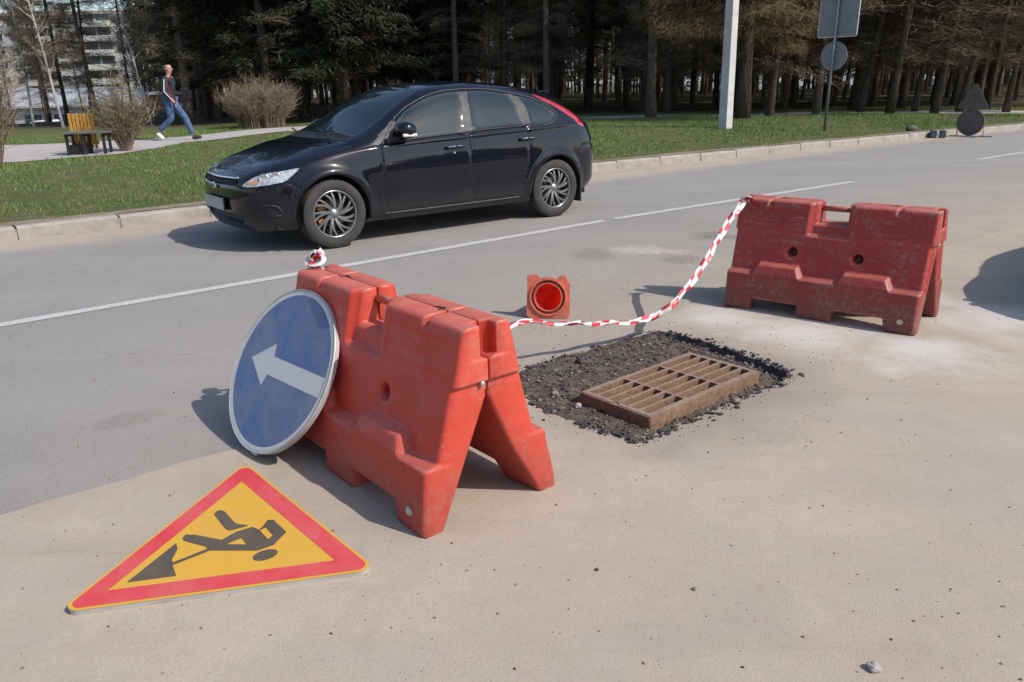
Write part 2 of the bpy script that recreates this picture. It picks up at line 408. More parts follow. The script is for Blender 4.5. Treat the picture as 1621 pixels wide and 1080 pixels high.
# bare strip of soil and sand right behind the kerb
V = []; tt = np.arange(-14, 34.01, .2)
for t in tt:
    n = float(nk(t)); wd = .16+.10*(1+math.sin(t*1.7))*.5+.08*mnoise.noise(Vector((t*1.9, 0, 0)))
    if 2 < t < 7: wd += .10
    for k, d in enumerate((.151, .15+wd)):
        x, y, _ = rt(t, n+d); V.append((x, y, float(hz(x, y))+(.006 if k == 0 else .004)))
npmesh('verge_soil', V, np.array([(2*i, 2*i+2, 2*i+3, 2*i+1) for i in range(len(tt)-1)]), M_soil).__setitem__('kind', 'structure')

# ---- grass
def grass():
    N = 420000
    t = rng.uniform(-14, 33, N); d = rng.uniform(0, 1, N)**1.45*17
    n = nk(t)+.17+d
    x = t*CR-n*SR; y = t*SR+n*CR
    keep = (y < 31) & (y > 4)
    # clear of the paved area
    poly = [(-13.0,13.0),(-9.3,14.4),(-8.3,15.0),(-7.4,15.7),(-7.3,17.3),(-7.5,19.2),(-6.5,22.0),(-5.2,24.6),(-2.5,26.2),(1.5,27.2),(8,26.9),(16.5,25.9),(30,25),(30,27),(16.7,27.6),(8,28.5),(1.3,28.9),(-3.4,28.0),(-6.3,26.4),(-7.9,23.6),(-9.0,20.4),(-10.4,19.8),(-22,19.8),(-22,13.5)]
    ins = np.zeros(N, bool)
    for i in range(len(poly)):
        x1, y1 = poly[i]; x2, y2 = poly[(i+1) % len(poly)]
        c = ((y1 > y) != (y2 > y)); 
        with np.errstate(divide='ignore', invalid='ignore'): xi = (x2-x1)*(y-y1)/(y2-y1)+x1 if y2 != y1 else x1
        ins ^= c & (x < xi)
    dens = .55+.45*np.sin(x*2.1+np.sin(y*1.7)*2)*np.sin(y*2.6+x)+.25*np.sin(x*.7)*np.sin(y*.9)
    dens = np.where(d < 1.4, (dens+.15)*.75*np.clip(d/.9, .12, 1), dens+.28)
    keep &= ~ins & (rng.random(N) < dens)
    x, y, d = x[keep], y[keep], d[keep]; k = len(x); z = hz(x, y)
    hh = rng.uniform(.025, .10, k)*(.65+.5*np.sin(x*1.3)*np.sin(y*1.9+1)**2)*np.where(d < .8, .6, 1)
    w = rng.uniform(.004, .009, k); a = rng.uniform(0, 2*PI, k); la = rng.uniform(0, 2*PI, k); ln = hh*rng.uniform(.1, .7, k)
    ca, sa = np.cos(a)*w, np.sin(a)*w
    V = np.empty((k, 3, 3), np.float32)
    V[:, 0] = np.stack([x-ca, y-sa, z-.005], -1); V[:, 1] = np.stack([x+ca, y+sa, z-.005], -1)
    V[:, 2] = np.stack([x+np.cos(la)*ln, y+np.sin(la)*ln, z+hh], -1)
    m, nt, b = NT('grass_blades'); g = G(nt)
    gi = g.n('ShaderNodeNewGeometry').outputs['Random Per Island']
    c = g.ramp(gi, [(0, (.068, .125, .022)), (.45, (.108, .185, .036)), (.82, (.155, .22, .055)), (.91, (.20, .18, .10)), (1, (.27, .235, .15))])
    c = g.mix(g.ramp(g.noise(.8, 5, .65), [(.46, 0), (.70, .6)]), c, (.17, .17, .075))
    g.l(c, b.inputs['Base Color']); b.inputs['Roughness'].default_value = .6; b.inputs['Specular IOR Level'].default_value = .25
    o = npmesh('grass', V.reshape(-1, 3), np.arange(3*k).reshape(-1, 3), m, smooth=False)
    tag(o, 'short spring grass of the verge with dry yellowish tufts', 'grass', kind='stuff')
grass()
# ================================================================ BUILDINGS FAR BEHIND THE TREES
M_panel = simple('panel_facade', (.46, .45, .44), .9, var=.12, scale=.3)
M_panel2 = simple('balcony_panel', (.52, .50, .46), .9, var=.25, scale=.2)
M_cornice = simple('cornice', (.42, .36, .30), .9)
M_pane = simple('dark_window_glass', (.05, .06, .07), .15)
M_frame_w = simple('white_frame', (.62, .62, .62), .7)
M_redbrick = simple('reddish_wall', (.30, .15, .11), .9)
def block(name, x0, x1, y, z0, floors, label, wall, seed, fh=3.0, rz=0):
    r = random.Random(seed); W = x1-x0; H = floors*fh
    root = empty(name, ((x0+x1)/2, y, z0), rz, label, 'building')
    mb = MB(); mb.box((0, 7, H/2), (W, 14, H)); mb.build('wall', wall, root)
    mb = MB(); mb.box((0, 6.9, H+.35), (W+.5, 14.5, .7)); mb.build('roof_cornice', M_cornice, root)
    nb = int(W/3.3); gap = W/nb
    mw = MB(); mp = bpy.data.meshes
    win = None; bal = None; nwin = 0
    rest = MB()
    for f in range(floors):
        for k in range(nb):
            cx = -W/2+gap*(k+.5); cz = f*fh+1.75; kind = (k % 4) in (1, 2)
            if nwin < 290:
                if not kind:
                    if win is None:
                        q = MB(); q.box((0, -.03, 0), (1.7, .10, 1.5)); win = q.build('window', M_frame_w, root)
                        q = MB(); q.box((-.42, -.06, 0), (.72, .10, 1.32)); q.box((.42, -.06, 0), (.72, .10, 1.32)); wp = q.build('pane', M_pane, win)
                        w_, p_ = win, wp
                    else:
                        w_ = win.copy(); COL.objects.link(w_); w_.parent = root; p_ = wp.copy(); COL.objects.link(p_); p_.parent = w_
                    w_.location = (cx, 0, cz)
                else:
                    if bal is None:
                        q = MB(); q.box((0, -.6, -.65), (gap*.96, 1.2, 1.05)); q.box((0, -.6, -1.3), (gap, 1.25, .15)); bal = q.build('balcony', M_panel2, root)
                        q = MB(); q.box((0, -.02, .75), (gap*.85, .08, 1.5)); bp = q.build('pane', M_pane, bal)
                        w_, p_ = bal, bp
                    else:
                        w_ = bal.copy(); COL.objects.link(w_); w_.parent = root; p_ = bp.copy(); COL.objects.link(p_); p_.parent = w_
                    w_.location = (cx, 0, cz)
                nwin += 1
            else: rest.box((cx, -.02, cz), (1.6, .08, 1.5))
    if rest.v: rest.build('distant_windows', M_pane, root)['kind'] = 'stuff'
    return root
block('apartment_building', -150, -70, 190, -3.2, 7, 'long pale panel apartment block with balcony rows seen through bare trees at the left', M_panel, 1)
block('apartment_building', -60, 20, 215, -3.2, 5, 'pale apartment block glimpsed low between the pine trunks behind the man', M_panel, 2)
block('apartment_building', 42, 120, 230, -3.2, 5, 'distant pale apartment block glimpsed behind the trunks on the right', M_panel, 3)
# low shop pavilion with a sloping grey roof
M_roofgrey = simple('grey_roof', (.33, .34, .36), .7)
sh = empty('shop_pavilion', (-46, 84, -2.9), .05, 'low white pavilion with grey pitched roof beyond the lawn at the left', 'building')
mb = MB(); mb.box((0, 3, 1.5), (18, 6, 3)); mb.build('wall', M_panel, sh)
mb = MB(); mb.prism([(-.6, 3.0), (6.6, 3.0), (6.6, 3.2), (3, 4.9), (-.6, 3.2)], -9.4, 9.4, Matrix(((0, 0, 1, 0), (1, 0, 0, 0), (0, 1, 0, 0), (0, 0, 0, 1)))); mb.build('roof', M_roofgrey, sh)
w0 = None
for k in range(6):
    if w0 is None: mb = MB(); mb.box((0, -.03, 0), (1.6, .1, 1.5)); w0 = mb.build('window', M_pane, sh); w_ = w0
    else: w_ = w0.copy(); COL.objects.link(w_); w_.parent = sh
    w_.location = (-7.3+2.9*k, 0, 1.6)
ks = empty('kiosk', (-24.5, 62, -1.6), .1, 'small reddish kiosk with light shutter seen between trunks left of the man', 'building')
mb = MB(); mb.box((0, 1.5, 1.4), (3.4, 3, 2.8)); mb.build('wall', M_redbrick, ks)
mb = MB(); mb.box((0, 1.45, 2.9), (3.8, 3.5, .22)); mb.build('roof', M_roofgrey, ks)
mb = MB(); mb.box((.2, -.03, 1.5), (1.5, .1, 1.3)); mb.build('shutter', M_frame_w, ks)

# parked car far off on the left
def far_car(loc, rz, body, label):
    r = empty('parked_car', loc, rz, label, 'car')
    prof = [(-2.1,.35),(-2.12,.75),(-1.9,.86),(-1.25,.93),(-.65,1.38),(.7,1.42),(1.45,1.0),(2.05,.9),(2.12,.4)]
    X = Matrix(((1, 0, 0, 0), (0, 0, -1, 0), (0, 1, 0, 0), (0, 0, 0, 1)))
    mb = MB(); mb.prism(prof, -.82, .82, X); mb.build('body', body, r, bevel=.09, bseg=3)
    mb = MB(); mb.prism([(-1.1,.93),(-.6,1.31),(.6,1.34),(1.25,.98)], -.826, .826, X); mb.build('side_window', M_pane, r)
    for x in (-1.35, 1.3):
        for s in (-1, 1):
            mb = MB(); mb.lathe([(0, -.1), (.31, -.1), (.32, 0), (.31, .1), (0, .1)], 16, Matrix.Translation((x, s*.76, .32)) @ Matrix.Rotation(PI/2, 4, 'X'))
            mb.build('wheel', M_tyre, r, smooth=False)
M_tyre = simple('tyre_rubber', (.028, .027, .026), .85, var=.2, dirt=(.12, .10, .085), dirtamt=.35)
M_whitepaint = simple('white_car_paint', (.70, .70, .70), .3, coat=.6)
M_bluepaint = simple('dark_blue_car_paint', (.05, .07, .12), .3, coat=.6)
far_car((-36.5, 66, -1.95), .15, M_whitepaint, 'white parked car far off beyond the lawn, left of the bench')
far_car((-25.5, 64, -1.85), .1, M_whitepaint, 'pale parked car half hidden by trunks behind the yellow bench')
far_car((19, 96, -.35), .05, M_whitepaint, 'white car glimpsed low between the trunks right of the lamp post')

# ================================================================ TREES
def bark_material(name, a, b_, sc=7):
    m, nt, b = NT(name); g = G(nt)
    v = g.mapping(scale=(1, 1, .22)); f = g.noise(sc, 6, .7, vec=v); w = g.voro(sc*3, vec=v)
    c = g.mix(g.ramp(f, [(.3, 0), (.7, 1)]), a, b_)
    c = g.mix(g.ramp(w.outputs['Distance'], [(.1, .0), (.6, .6)]), c, tuple(q*.45 for q in a))
    g.l(c, b.inputs['Base Color']); b.inputs['Roughness'].default_value = .95; b.inputs['Specular IOR Level'].default_value = .15
    g.l(g.bump(g.math('ADD', f, w.outputs['Distance']), .9, .03), b.inputs['Normal']); return m
M_bark = bark_material('pine_bark', (.12, .098, .08), (.21, .175, .145))
M_bark_dk = bark_material('dark_bark', (.075, .060, .048), (.135, .110, .090))
M_bark_pole = bark_material('birch_bark', (.38, .36, .34), (.55, .53, .50), 4)
def twig_material(name, cols, trans=0.):
    m, nt, b = NT(name); g = G(nt)
    gi = g.n('ShaderNodeNewGeometry').outputs['Random Per Island']
    c = g.ramp(gi, [(i/(len(cols)-1), k) for i, k in enumerate(cols)])
    g.l(c, b.inputs['Base Color']); b.inputs['Roughness'].default_value = .75; b.inputs['Specular IOR Level'].default_value = .15
    return m
M_needle = twig_material('pine_needles', [(.014, .020, .010), (.022, .030, .014), (.034, .042, .020), (.024, .024, .013)])
M_needle_l = twig_material('light_needles', [(.03, .06, .02), (.05, .095, .03), (.075, .12, .04)])
M_larch = twig_material('larch_twigs', [(.08, .058, .034), (.13, .094, .05), (.18, .13, .066), (.10, .09, .04)])
M_deadtwig = twig_material('dead_twigs', [(.085, .066, .050), (.13, .102, .074), (.17, .132, .095), (.085, .08, .045)])
M_bushtwig = twig_material('bush_twigs', [(.15, .115, .085), (.22, .17, .12), (.27, .215, .16), (.12, .095, .07)])
M_bud = twig_material('opening_buds', [(.13, .16, .04), (.19, .21, .06), (.24, .25, .09)])
def trunk_mesh(mb, H, r, seed, bend=.25, n=9):
    pts = []; rr = []
    for k in range(13):
        f = k/12; z = H*f
        pts.append((bend*math.sin(f*2.2+seed)*f+.04*mnoise.noise(Vector((seed, f*5, 0))), bend*math.cos(f*1.7+seed*2)*f*.8+.04*mnoise.noise(Vector((seed+9, f*5, 0))), z))
        rr.append(r*(1-.72*f)*(1+.05*mnoise.noise(Vector((seed, f*9, 3))))+(r*.35*math.exp(-z/.14)))
    pts[0] = (0, 0, -.25)
    mb.tube(pts, rr, n)
    def at(z):
        f = max(0, min(1, z/H))*12; i = min(11, int(f)); return Vector(pts[i]).lerp(Vector(pts[i+1]), f-i)
    return at
def quads(C, D, L, W, up=None):
    """thin ribbons: centres C, directions D, length L, width W -> V, F"""
    k = len(C); D = D/np.linalg.norm(D, axis=1)[:, None]
    R = rng.normal(size=(k, 3)); S = np.cross(D, R); S /= np.linalg.norm(S, axis=1)[:, None]+1e-9
    a = D*(L/2)[:, None]; s = S*(W/2)[:, None]
    return np.stack([C-a-s, C-a+s, C+a+s*.4, C+a-s*.4], 1).reshape(-1, 3), np.arange(4*k).reshape(-1, 4)
def conifer_parts(kind, seed, H, r):
    """returns three meshes: trunk+limbs, crown, dead twigs"""
    rr = random.Random(seed); mb = MB(); at = trunk_mesh(mb, H, r, seed)
    cw = {'pine': 4.6, 'spruce': 2.2, 'larch': 2.3, 'bare': 5.5}[kind]
    Lmax = {'pine': 2.3, 'spruce': 2.7, 'larch': 2.9, 'bare': 1.9}[kind]
    fol = []; dead = []
    z = 1.7
    while z < H-.3:
        nb = rr.randint(3, 5); a0 = rr.uniform(0, 6.28)
        for k in range(nb):
            a = a0+k*6.283/nb+rr.uniform(-.4, .4); live = z > cw+rr.uniform(-.7, .7)
            f = (z-cw)/(H-cw)
            if live: L = Lmax*(1-.8*max(0, f)**1.2)*rr.uniform(.7, 1.1)
            else:
                if rr.random() < .30: continue
                L = rr.uniform(.6, 2.3)
            dr = {'pine': .15, 'spruce': -.28, 'larch': -.10, 'bare': .1}[kind]+rr.uniform(-.15, .15)
            if not live: dr = rr.uniform(-.25, .12)
            p0 = at(z); d = Vector((math.cos(a), math.sin(a), dr)); pts = [p0]
            for q in range(1, 4):
                p = p0+d*L*q/3+Vector((0, 0, -.10*L*(q/3)**2+(.12*L*(q/3)**3 if live else 0)))+Vector((rr.uniform(-.05, .05), rr.uniform(-.05, .05), rr.uniform(-.03, .03)))
                pts.append(p)
            mb.tube(pts, [.028, .018, .011, .004] if live else [.018, .011, .007, .003], 3, cap=False)
            P = np.array([tuple(p) for p in pts])
            if live: fol.append((P, L))
            else: dead.append((P, L))
        z += rr.uniform(.32, .5)
    def scatter(lst, per, spread, lr, wr, droop):
        if not lst: return np.zeros((0, 3)), np.zeros((0, 4), int)
        C = []; D = []
        for P, L in lst:
            k = int(per*L); t = rng.uniform(.12, 1.0, k)*3; i = np.minimum(2, t.astype(int)); f = (t-i)[:, None]
            c = P[i]*(1-f)+P[i+1]*f; ax = P[3]-P[0]; ax = ax/np.linalg.norm(ax)
            side = np.cross(ax, (0, 0, 1)); 
            # side sprays lie roughly in the plane of the branch
            u = rng.choice([-1, 1], k)*rng.uniform(0, 1, k)**.8*spread*L*(1.15-t/3)
            dd = ax[None]*rng.uniform(.2, .9, k)[:, None]+side[None]*np.sign(u)[:, None]*rng.uniform(.3, 1, k)[:, None]+np.stack([rng.normal(0, .25, k), rng.normal(0, .25, k), rng.normal(droop, .3, k)], 1)
            c = c+side[None]*u[:, None]+np.stack([rng.normal(0, .05, k), rng.normal(0, .05, k), rng.normal(-.03, .09, k)+droop*abs(u)*.5], 1)
            C.append(c); D.append(dd)
        C = np.concatenate(C); D = np.concatenate(D); k = len(C)
        return quads(C, D, rng.uniform(*lr, k), rng.uniform(*wr, k))
    if kind == 'pine': cv = scatter(fol, 95, .34, (.10, .26), (.03, .075), -.05)
    elif kind == 'spruce': cv = scatter(fol, 120, .30, (.12, .30), (.03, .08), -.25)
    elif kind == 'larch': cv = scatter(fol, 380, .34, (.08, .24), (.006, .013), -.5)
    else: cv = scatter(fol, 130, .40, (.15, .45), (.008, .018), .25)
    dv = scatter(dead, 85, .40, (.12, .45), (.006, .013), -.05)
    return mb, cv, dv
def mesh_only(name, V, F, mat, smooth=False):
    o = npmesh(name, V, F, mat, smooth=smooth); me = o.data; bpy.data.objects.remove(o); return me
VAR = {}
def variants(kind, n, H, r, bark, crown):
    VAR[kind] = []
    for i in range(n):
        h = H*random.uniform(.9, 1.12); mb, cv, dv = conifer_parts('spruce' if kind == 'spruce' else kind.split('_')[0], 11*i+len(VAR)*97, h, r)
        o = mb.build('trunk', bark, smooth=True); tm = o.data; bpy.data.objects.remove(o)
        VAR[kind].append((tm, mesh_only('crown', cv[0], cv[1], crown) if len(cv[0]) else None, mesh_only('dead_twigs', dv[0], dv[1], M_deadtwig) if len(dv[0]) else None))
variants('pine', 4, 15, .135, M_bark, M_needle)
variants('pine_dark', 3, 15, .115, M_bark_dk, M_needle)
variants('spruce', 2, 13, .13, M_bark_dk, M_needle)
variants('larch', 2, 12, .16, M_bark_dk, M_larch)
variants('bare', 3, 11, .075, M_bark_dk, M_deadtwig)
NAMES = {'pine': 'pine_tree', 'pine_dark': 'pine_tree', 'spruce': 'spruce_tree', 'larch': 'larch_tree', 'bare': 'bare_tree'}
PROTO = {}
def tree(kind, x, y, label, group, lean=(0, 0), sc=1.0, zr=1.0):
    k = random.randrange(len(VAR[kind])); tm, cm, dm = VAR[kind][k]
    name = NAMES[kind]
    root = empty(name, (x, y, float(hz(x, y))), random.uniform(0, 6.28), label, 'tree', group)
    rot = Matrix.Rotation(lean[0], 4, 'Y') @ Matrix.Rotation(lean[1], 4, 'X') @ Matrix.Rotation(root.rotation_euler.z, 4, 'Z')
    root.rotation_euler = rot.to_euler(); root.scale = (sc*zr, sc*zr, sc)
    link(bpy.data.objects.new('trunk', tm), root)
    if cm: link(bpy.data.objects.new('crown', cm), root)
    if dm: link(bpy.data.objects.new('dead_twigs', dm), root)
    return root
# trees that can be told apart, with where they stand
KEY = [
 ('pine', 4.70, 27.2, .02, 1.05, 1.12, 'sturdy pine with sunlit grey-brown bark left of the lamp post', None),
 ('pine', 1.44, 30.4, .0, 1, .95, 'straight slim pine rising behind the rear roof of the black car', None),
 ('larch', 6.95, 24.6, .02, 1, 1.25, 'bushy larch with hanging golden brown twigs just right of the lamp post', None),
 ('larch', 8.3, 26.4, .05, .95, .8, 'golden brown larch standing behind the road sign pole', None),
 ('pine', 9.95, 26.8, .03, 1, .85, 'slim dark pine directly left of the road sign pole', None),
 ('pine_dark', 11.6, 27.4, .12, 1, .95, 'dark trunk leaning right, first to the right of the road sign', None),
 ('bare', 11.9, 25.9, .10, 1.1, 1.5, 'grey barked leaning tree with bare crooked limbs, second right of the road sign', None),
 ('pine_dark', 13.4, 27.4, .08, 1, .85, 'leaning thin trunk, third right of the road sign', None),
 ('pine_dark', 13.5, 26.3, .10, 1, 1.0, 'leaning thick trunk, fourth right of the road sign', None),
 ('bare', 14.6, 26.9, .10, 1.1, 1.3, 'leaning trunk with light bark left of the portable sign triangle', None),
 ('pine_dark', 15.95, 26.6, .08, 1, .85, 'leaning trunk behind the portable sign at the right', None),
 ('pine_dark', 16.9, 26.2, .06, 1, 1.0, 'dark tree closest to the right edge of the picture', None),
 ('spruce', -9.1, 30.5, -.02, 1, 1.1, 'dark spruce with low sweeping branches above the walking man', None),
 ('spruce', -6.0, 33.5, .01, 1.05, 1.0, 'dark spruce behind the round bush', None),
 ('pine_dark', -8.3, 29.4, .0, 1, 1.35, 'thick dark pine trunk left of the round bush', None),
 ('pine', -1.9, 31.5, .0, 1, .95, 'straight pine behind the front roof of the black car', None),
 ('bare', -14.9, 30.5, -.06, 1, 1.1, 'leaning leafless tree behind the yellow bench', None),
]
kb = []
for kind, x, y, ln, sc, zr, lab, grp in KEY:
    kb.append((x, y)); tree(kind, x, y, lab, grp, (ln, 0), sc, zr)
# the wood: every tree its own
def ok(x, y, pts, md):
    return all((x-a)**2+(y-b)**2 > md*md for a, b in pts)
pts = list(kb); cnt = {}
tries = 0; placed = 0
while placed < 235 and tries < 20000:
    tries += 1
    y = 28.8+(random.random()**1.25)*50; x = random.uniform(-.56*y, .70*y)
    if x < -.40*y and random.random() < .75: continue
    if y < 31 and abs(x) < 4 and random.random() < .5: continue
    if not ok(x, y, pts, 1.55 if y < 45 else 1.75): continue
    pts.append((x, y)); placed += 1
    u = random.random(); fr = x/y
    if fr < -.40: kind = 'bare'
    elif fr < -.05: kind = 'spruce' if u < .20 else ('pine_dark' if u < .75 else 'pine')
    else: kind = 'pine_dark' if u < .55 else ('pine' if u < .8 else ('larch' if u < .93 and y < 45 else 'bare'))
    if y > 52 and kind == 'larch': kind = 'pine_dark'
    px = fr*1272+810
    bins = ((-99, 60, 'at the far left in front of the apartment block'), (60, 150, 'left of the yellow bench'), (150, 250, 'between the bench and the walking man'), (250, 340, 'just right of the walking man'), (340, 470, 'behind the round bush'), (470, 620, 'above the car bonnet and windscreen'), (620, 760, 'above the front of the car roof'), (760, 860, 'near the thin park lamp'), (860, 960, 'behind the rear of the car'), (960, 1060, 'around the sturdy sunlit pine'), (1060, 1150, 'just left of the lamp post'), (1150, 1260, 'behind the golden larch'), (1260, 1340, 'behind the road sign'), (1340, 1430, 'right of the road sign'), (1430, 1540, 'above the portable sign'), (1540, 9999, 'at the right edge'))
    side = next(t_ for a_, b_, t_ in bins if a_ <= px < b_)+(', front rows of the wood' if y < 38 else (', middle of the wood' if y < 55 else ', deep in the wood'))
    lab = {'bare': 'leafless thin tree ', 'pine': 'tall brown-barked pine ', 'pine_dark': 'dark slender pine ', 'spruce': 'dark low-branched spruce ', 'larch': 'golden brown larch '}[kind]+side
    lean = random.gauss(0, .018)+(.07 if fr > .35 else 0)
    tree(kind, x, y, lab, lab.replace('tree ', 'trees ').replace('pine ', 'pines ').replace('spruce ', 'spruces ').replace('larch ', 'larches ', 1), (lean, random.gauss(0, .015)), random.uniform(.88, 1.1), random.uniform(.72, 1.15))
# unseen conifers added behind the viewer to darken the reflections in the car
for i in range(16):
    tree(('pine_dark', 'spruce')[i % 2], -34+4.3*i+random.uniform(-.8, .8)*1.5, -24+random.uniform(-2, 2), 'added conifer behind the photographer, number of its row unseen' if False else 'unseen conifer added behind the viewer for dark reflections in the car windows', 'unseen conifers added behind the viewer', (0, 0), 1.05, 1)
# birches at the left with pale stems
for i, (x, y, ln, lab) in enumerate(((-15.4, 28.9, -.10, 'pale slender birch stem leaning left, in front of the apartment block'), (-17.6, 31.0, .05, 'pale double birch stem at the left edge of the lawn'), (-12.6, 29.6, -.07, 'thin pale birch between the bench and the walking man'), (-19.5, 33.0, .03, 'far left pale birch before the grey pavilion'), (-10.3, 34.5, .0, 'thin pale birch just behind the walking man'))):
    mb = MB(); at = trunk_mesh(mb, 9, (.05, .05, .035, .05, .035)[i], i+40, .5, 8); rr = random.Random(i); C = []; D = []
    root = empty('birch_tree', (x, y, float(hz(x, y))), 0, lab, 'tree'); root.rotation_euler.y = ln
    for k in range(60):
        z = rr.uniform(1.6, 8.8); a = rr.uniform(0, 6.28); p = at(z); L = rr.uniform(.6, 1.7)*(1.2-z/12)
        q = p+Vector((math.cos(a)*L*.7, math.sin(a)*L*.7, L*.8)); mid = p.lerp(q, .5)+Vector((0, 0, -.08))
        mb.tube([p, mid, q], [.02, .012, .004], 3, cap=False)
        for j in range(44):
            f = rr.random(); c = p.lerp(q, .25+.75*f); d = Vector((rr.gauss(0, .8), rr.gauss(0, .8), rr.gauss(-.1, .5))); C.append(c+d*.14); D.append(d)
    mb.build('trunk', M_bark_pole, root, smooth=True)
    C = np.array([tuple(c) for c in C]); D = np.array([tuple(c) for c in D]); V, F = quads(C, D, rng.uniform(.15, .5, len(C)), rng.uniform(.006, .014, len(C)))
    npmesh('crown', V, F, M_deadtwig, parent=root, smooth=False)
# far edge of the wood that reads as one mass of stems and twigs
def far_wood():
    mb = MB(); C = []; D = []
    for k in range(520):
        y = random.uniform(80, 112); x = random.uniform(-.44*y, .85*y)
        z = float(hz(x, y))-.2; r = random.uniform(.09, .2); H = random.uniform(12, 16)
        mb.tube([(x, y, z), (x+random.gauss(0, .2), y, z+H*.5), (x+random.gauss(0, .4), y, z+H)], [r, r*.7, r*.2], 5, cap=False)
    o = mb.build('trunk_mass', M_bark_dk, smooth=True)
    n = 75000; y = rng.uniform(80, 112, n); x = rng.uniform(-.44, .88, n)*y; z = hz(x, y)+rng.uniform(0, 1, n)**.72*14+.5
    C = np.stack([x, y, z], 1); D = np.stack([rng.normal(0, 1, n), rng.normal(0, 1, n), rng.normal(-.1, .5, n)], 1)
    V, F = quads(C, D, rng.uniform(.35, 1.0, n), rng.uniform(.06, .22, n))
    root = empty('distant_wood'); tag(root, 'far side of the conifer wood, a dark mass of stems and twigs', 'wood', kind='stuff')
    o.parent = root; o['kind'] = 'stuff'
    q = npmesh('foliage_mass', V, F, M_needle, parent=root, smooth=False); q['kind'] = 'stuff'
far_wood()
# undergrowth between the trunks
def undergrowth():
    n = 26000; y = rng.uniform(30, 75, n); x = rng.uniform(-.42, .75, n)*y
    d = np.sin(x*.6+np.sin(y*.4)*2)*np.sin(y*.5+x*.2); keep = d > .15; x, y = x[keep], y[keep]; n = len(x)
    z = hz(x, y)+rng.uniform(.0, .9, n)
    D = np.stack([rng.normal(0, .5, n), rng.normal(0, .5, n), rng.uniform(.4, 1, n)], 1)
    V, F = quads(np.stack([x, y, z], 1), D, rng.uniform(.25, .8, n), rng.uniform(.006, .016, n))
    tag(npmesh('undergrowth', V, F, M_deadtwig, smooth=False), 'thin brown undergrowth twigs between the trunks', 'undergrowth', kind='stuff')
undergrowth()

# ================================================================ BUSHES
def bush(x, y, h, w, stems, label, buds=1200, spread=.10, dense=1.0, seed=0):
    rr = random.Random(seed); root = empty('bush', (x, y, float(hz(x, y))), 0, label, 'bush')
    mb = MB(); C = []; D = []; B = []
    for k in range(stems):
        a = rr.uniform(0, 6.28); s = rr.random()**.6; tx, ty = math.cos(a)*w*s, math.sin(a)*w*s; top = h*(1-(.45 if spread < .3 else .30)*s*s)*rr.uniform(.75 if spread < .3 else .45, 1.05)
        p0 = Vector((math.cos(a)*spread*w*s, math.sin(a)*spread*w*s, -.02)); p3 = Vector((tx, ty, top))
        p1 = p0.lerp(p3, .35)+Vector((-tx*.10, -ty*.10, top*.06)); p2 = p0.lerp(p3, .7)+Vector((-tx*.06, -ty*.06, top*.05))
        P = [p0, p1, p2, p3]; mb.tube(P, [.013, .009, .006, .002], 4, cap=False)
        for j in range(int(26*dense)):
            t = rr.uniform(.25, 1)*3; i = min(2, int(t)); c = P[i].lerp(P[i+1], t-i)
            d = Vector((rr.gauss(0, .5)+tx/w*.3, rr.gauss(0, .5)+ty/w*.3, rr.uniform(.1, 1.1))).normalized(); L = rr.uniform(.08, .34)*h/1.2
            C.append(c+d*L/2); D.append(d*L)
            for _ in range(2):
                if rr.random() < .5: B.append(c+d*L*rr.uniform(.4, 1.05))
    mb.build('stems', M_bushtwig, root, smooth=True)
    Cn = np.array([tuple(c) for c in C]); Dn = np.array([tuple(c) for c in D]); V, F = quads(Cn, Dn, np.linalg.norm(Dn, axis=1), rng.uniform(.005, .010, len(Cn)))
    npmesh('twigs', V, F, M_bushtwig, parent=root, smooth=False)
    Bn = np.array([tuple(c) for c in B]); idx = rng.permutation(len(Bn))[:buds]; Bn = Bn[idx]
    V, F = quads(Bn, rng.normal(size=Bn.shape)+np.array([0, 0, .8]), rng.uniform(.02, .045, len(Bn)), rng.uniform(.012, .022, len(Bn)))
    npmesh('buds', V, F, M_bud, parent=root, smooth=False); return root
bush(-7.62, 16.5, 1.42, .72, 60, 'twiggy bush with opening yellow-green buds right beside the yellow bench', 1500, seed=1)
bush(-8.62, 13.9, 2.2, .72, 70, 'tall twiggy bush cut by the left edge of the picture', 1500, seed=2)
bush(-7.55, 25.6, 1.45, 1.15, 330, 'wide rounded leafless bush on the lawn before the dark wood', 3000, seed=3, dense=1.1, spread=.62)

# ================================================================ STREET FURNITURE
M_concrete = simple('pole_concrete', (.50, .49, .47), .9, var=.14, scale=5, bump=.25, bscale=60, dirt=(.33, .29, .25), dirtamt=.4)
M_galv = simple('galvanised_steel', (.20, .215, .23), .45, metal=.5, var=.15, scale=10)
M_signback = simple('sign_back_grey', (.22, .225, .235), .65, metal=.2, var=.15, scale=4)
M_signrim = simple('sign_rim', (.55, .55, .55), .5, metal=.4)
lp = empty('lamp_post', (5.40, 20.55, float(hz(5.4, 20.5))), RA, 'white square concrete lamp post standing on the grass verge', 'lamp post')
mb = MB(); mb.box((0, 0, 4.3), (.245, .245, 9.2), taper=.78); mb.build('pole', M_concrete, lp, bevel=.012)
mb = MB(); mb.tube([(0, 0, 8.8), (.2, -.6, 9.4), (.3, -1.6, 9.6)], .03, 8); mb.build('arm', M_galv, lp, smooth=True)
mb = MB(); mb.box((.33, -1.9, 9.6), (.22, .6, .12)); mb.build('lamp_head', M_galv, lp, bevel=.03)
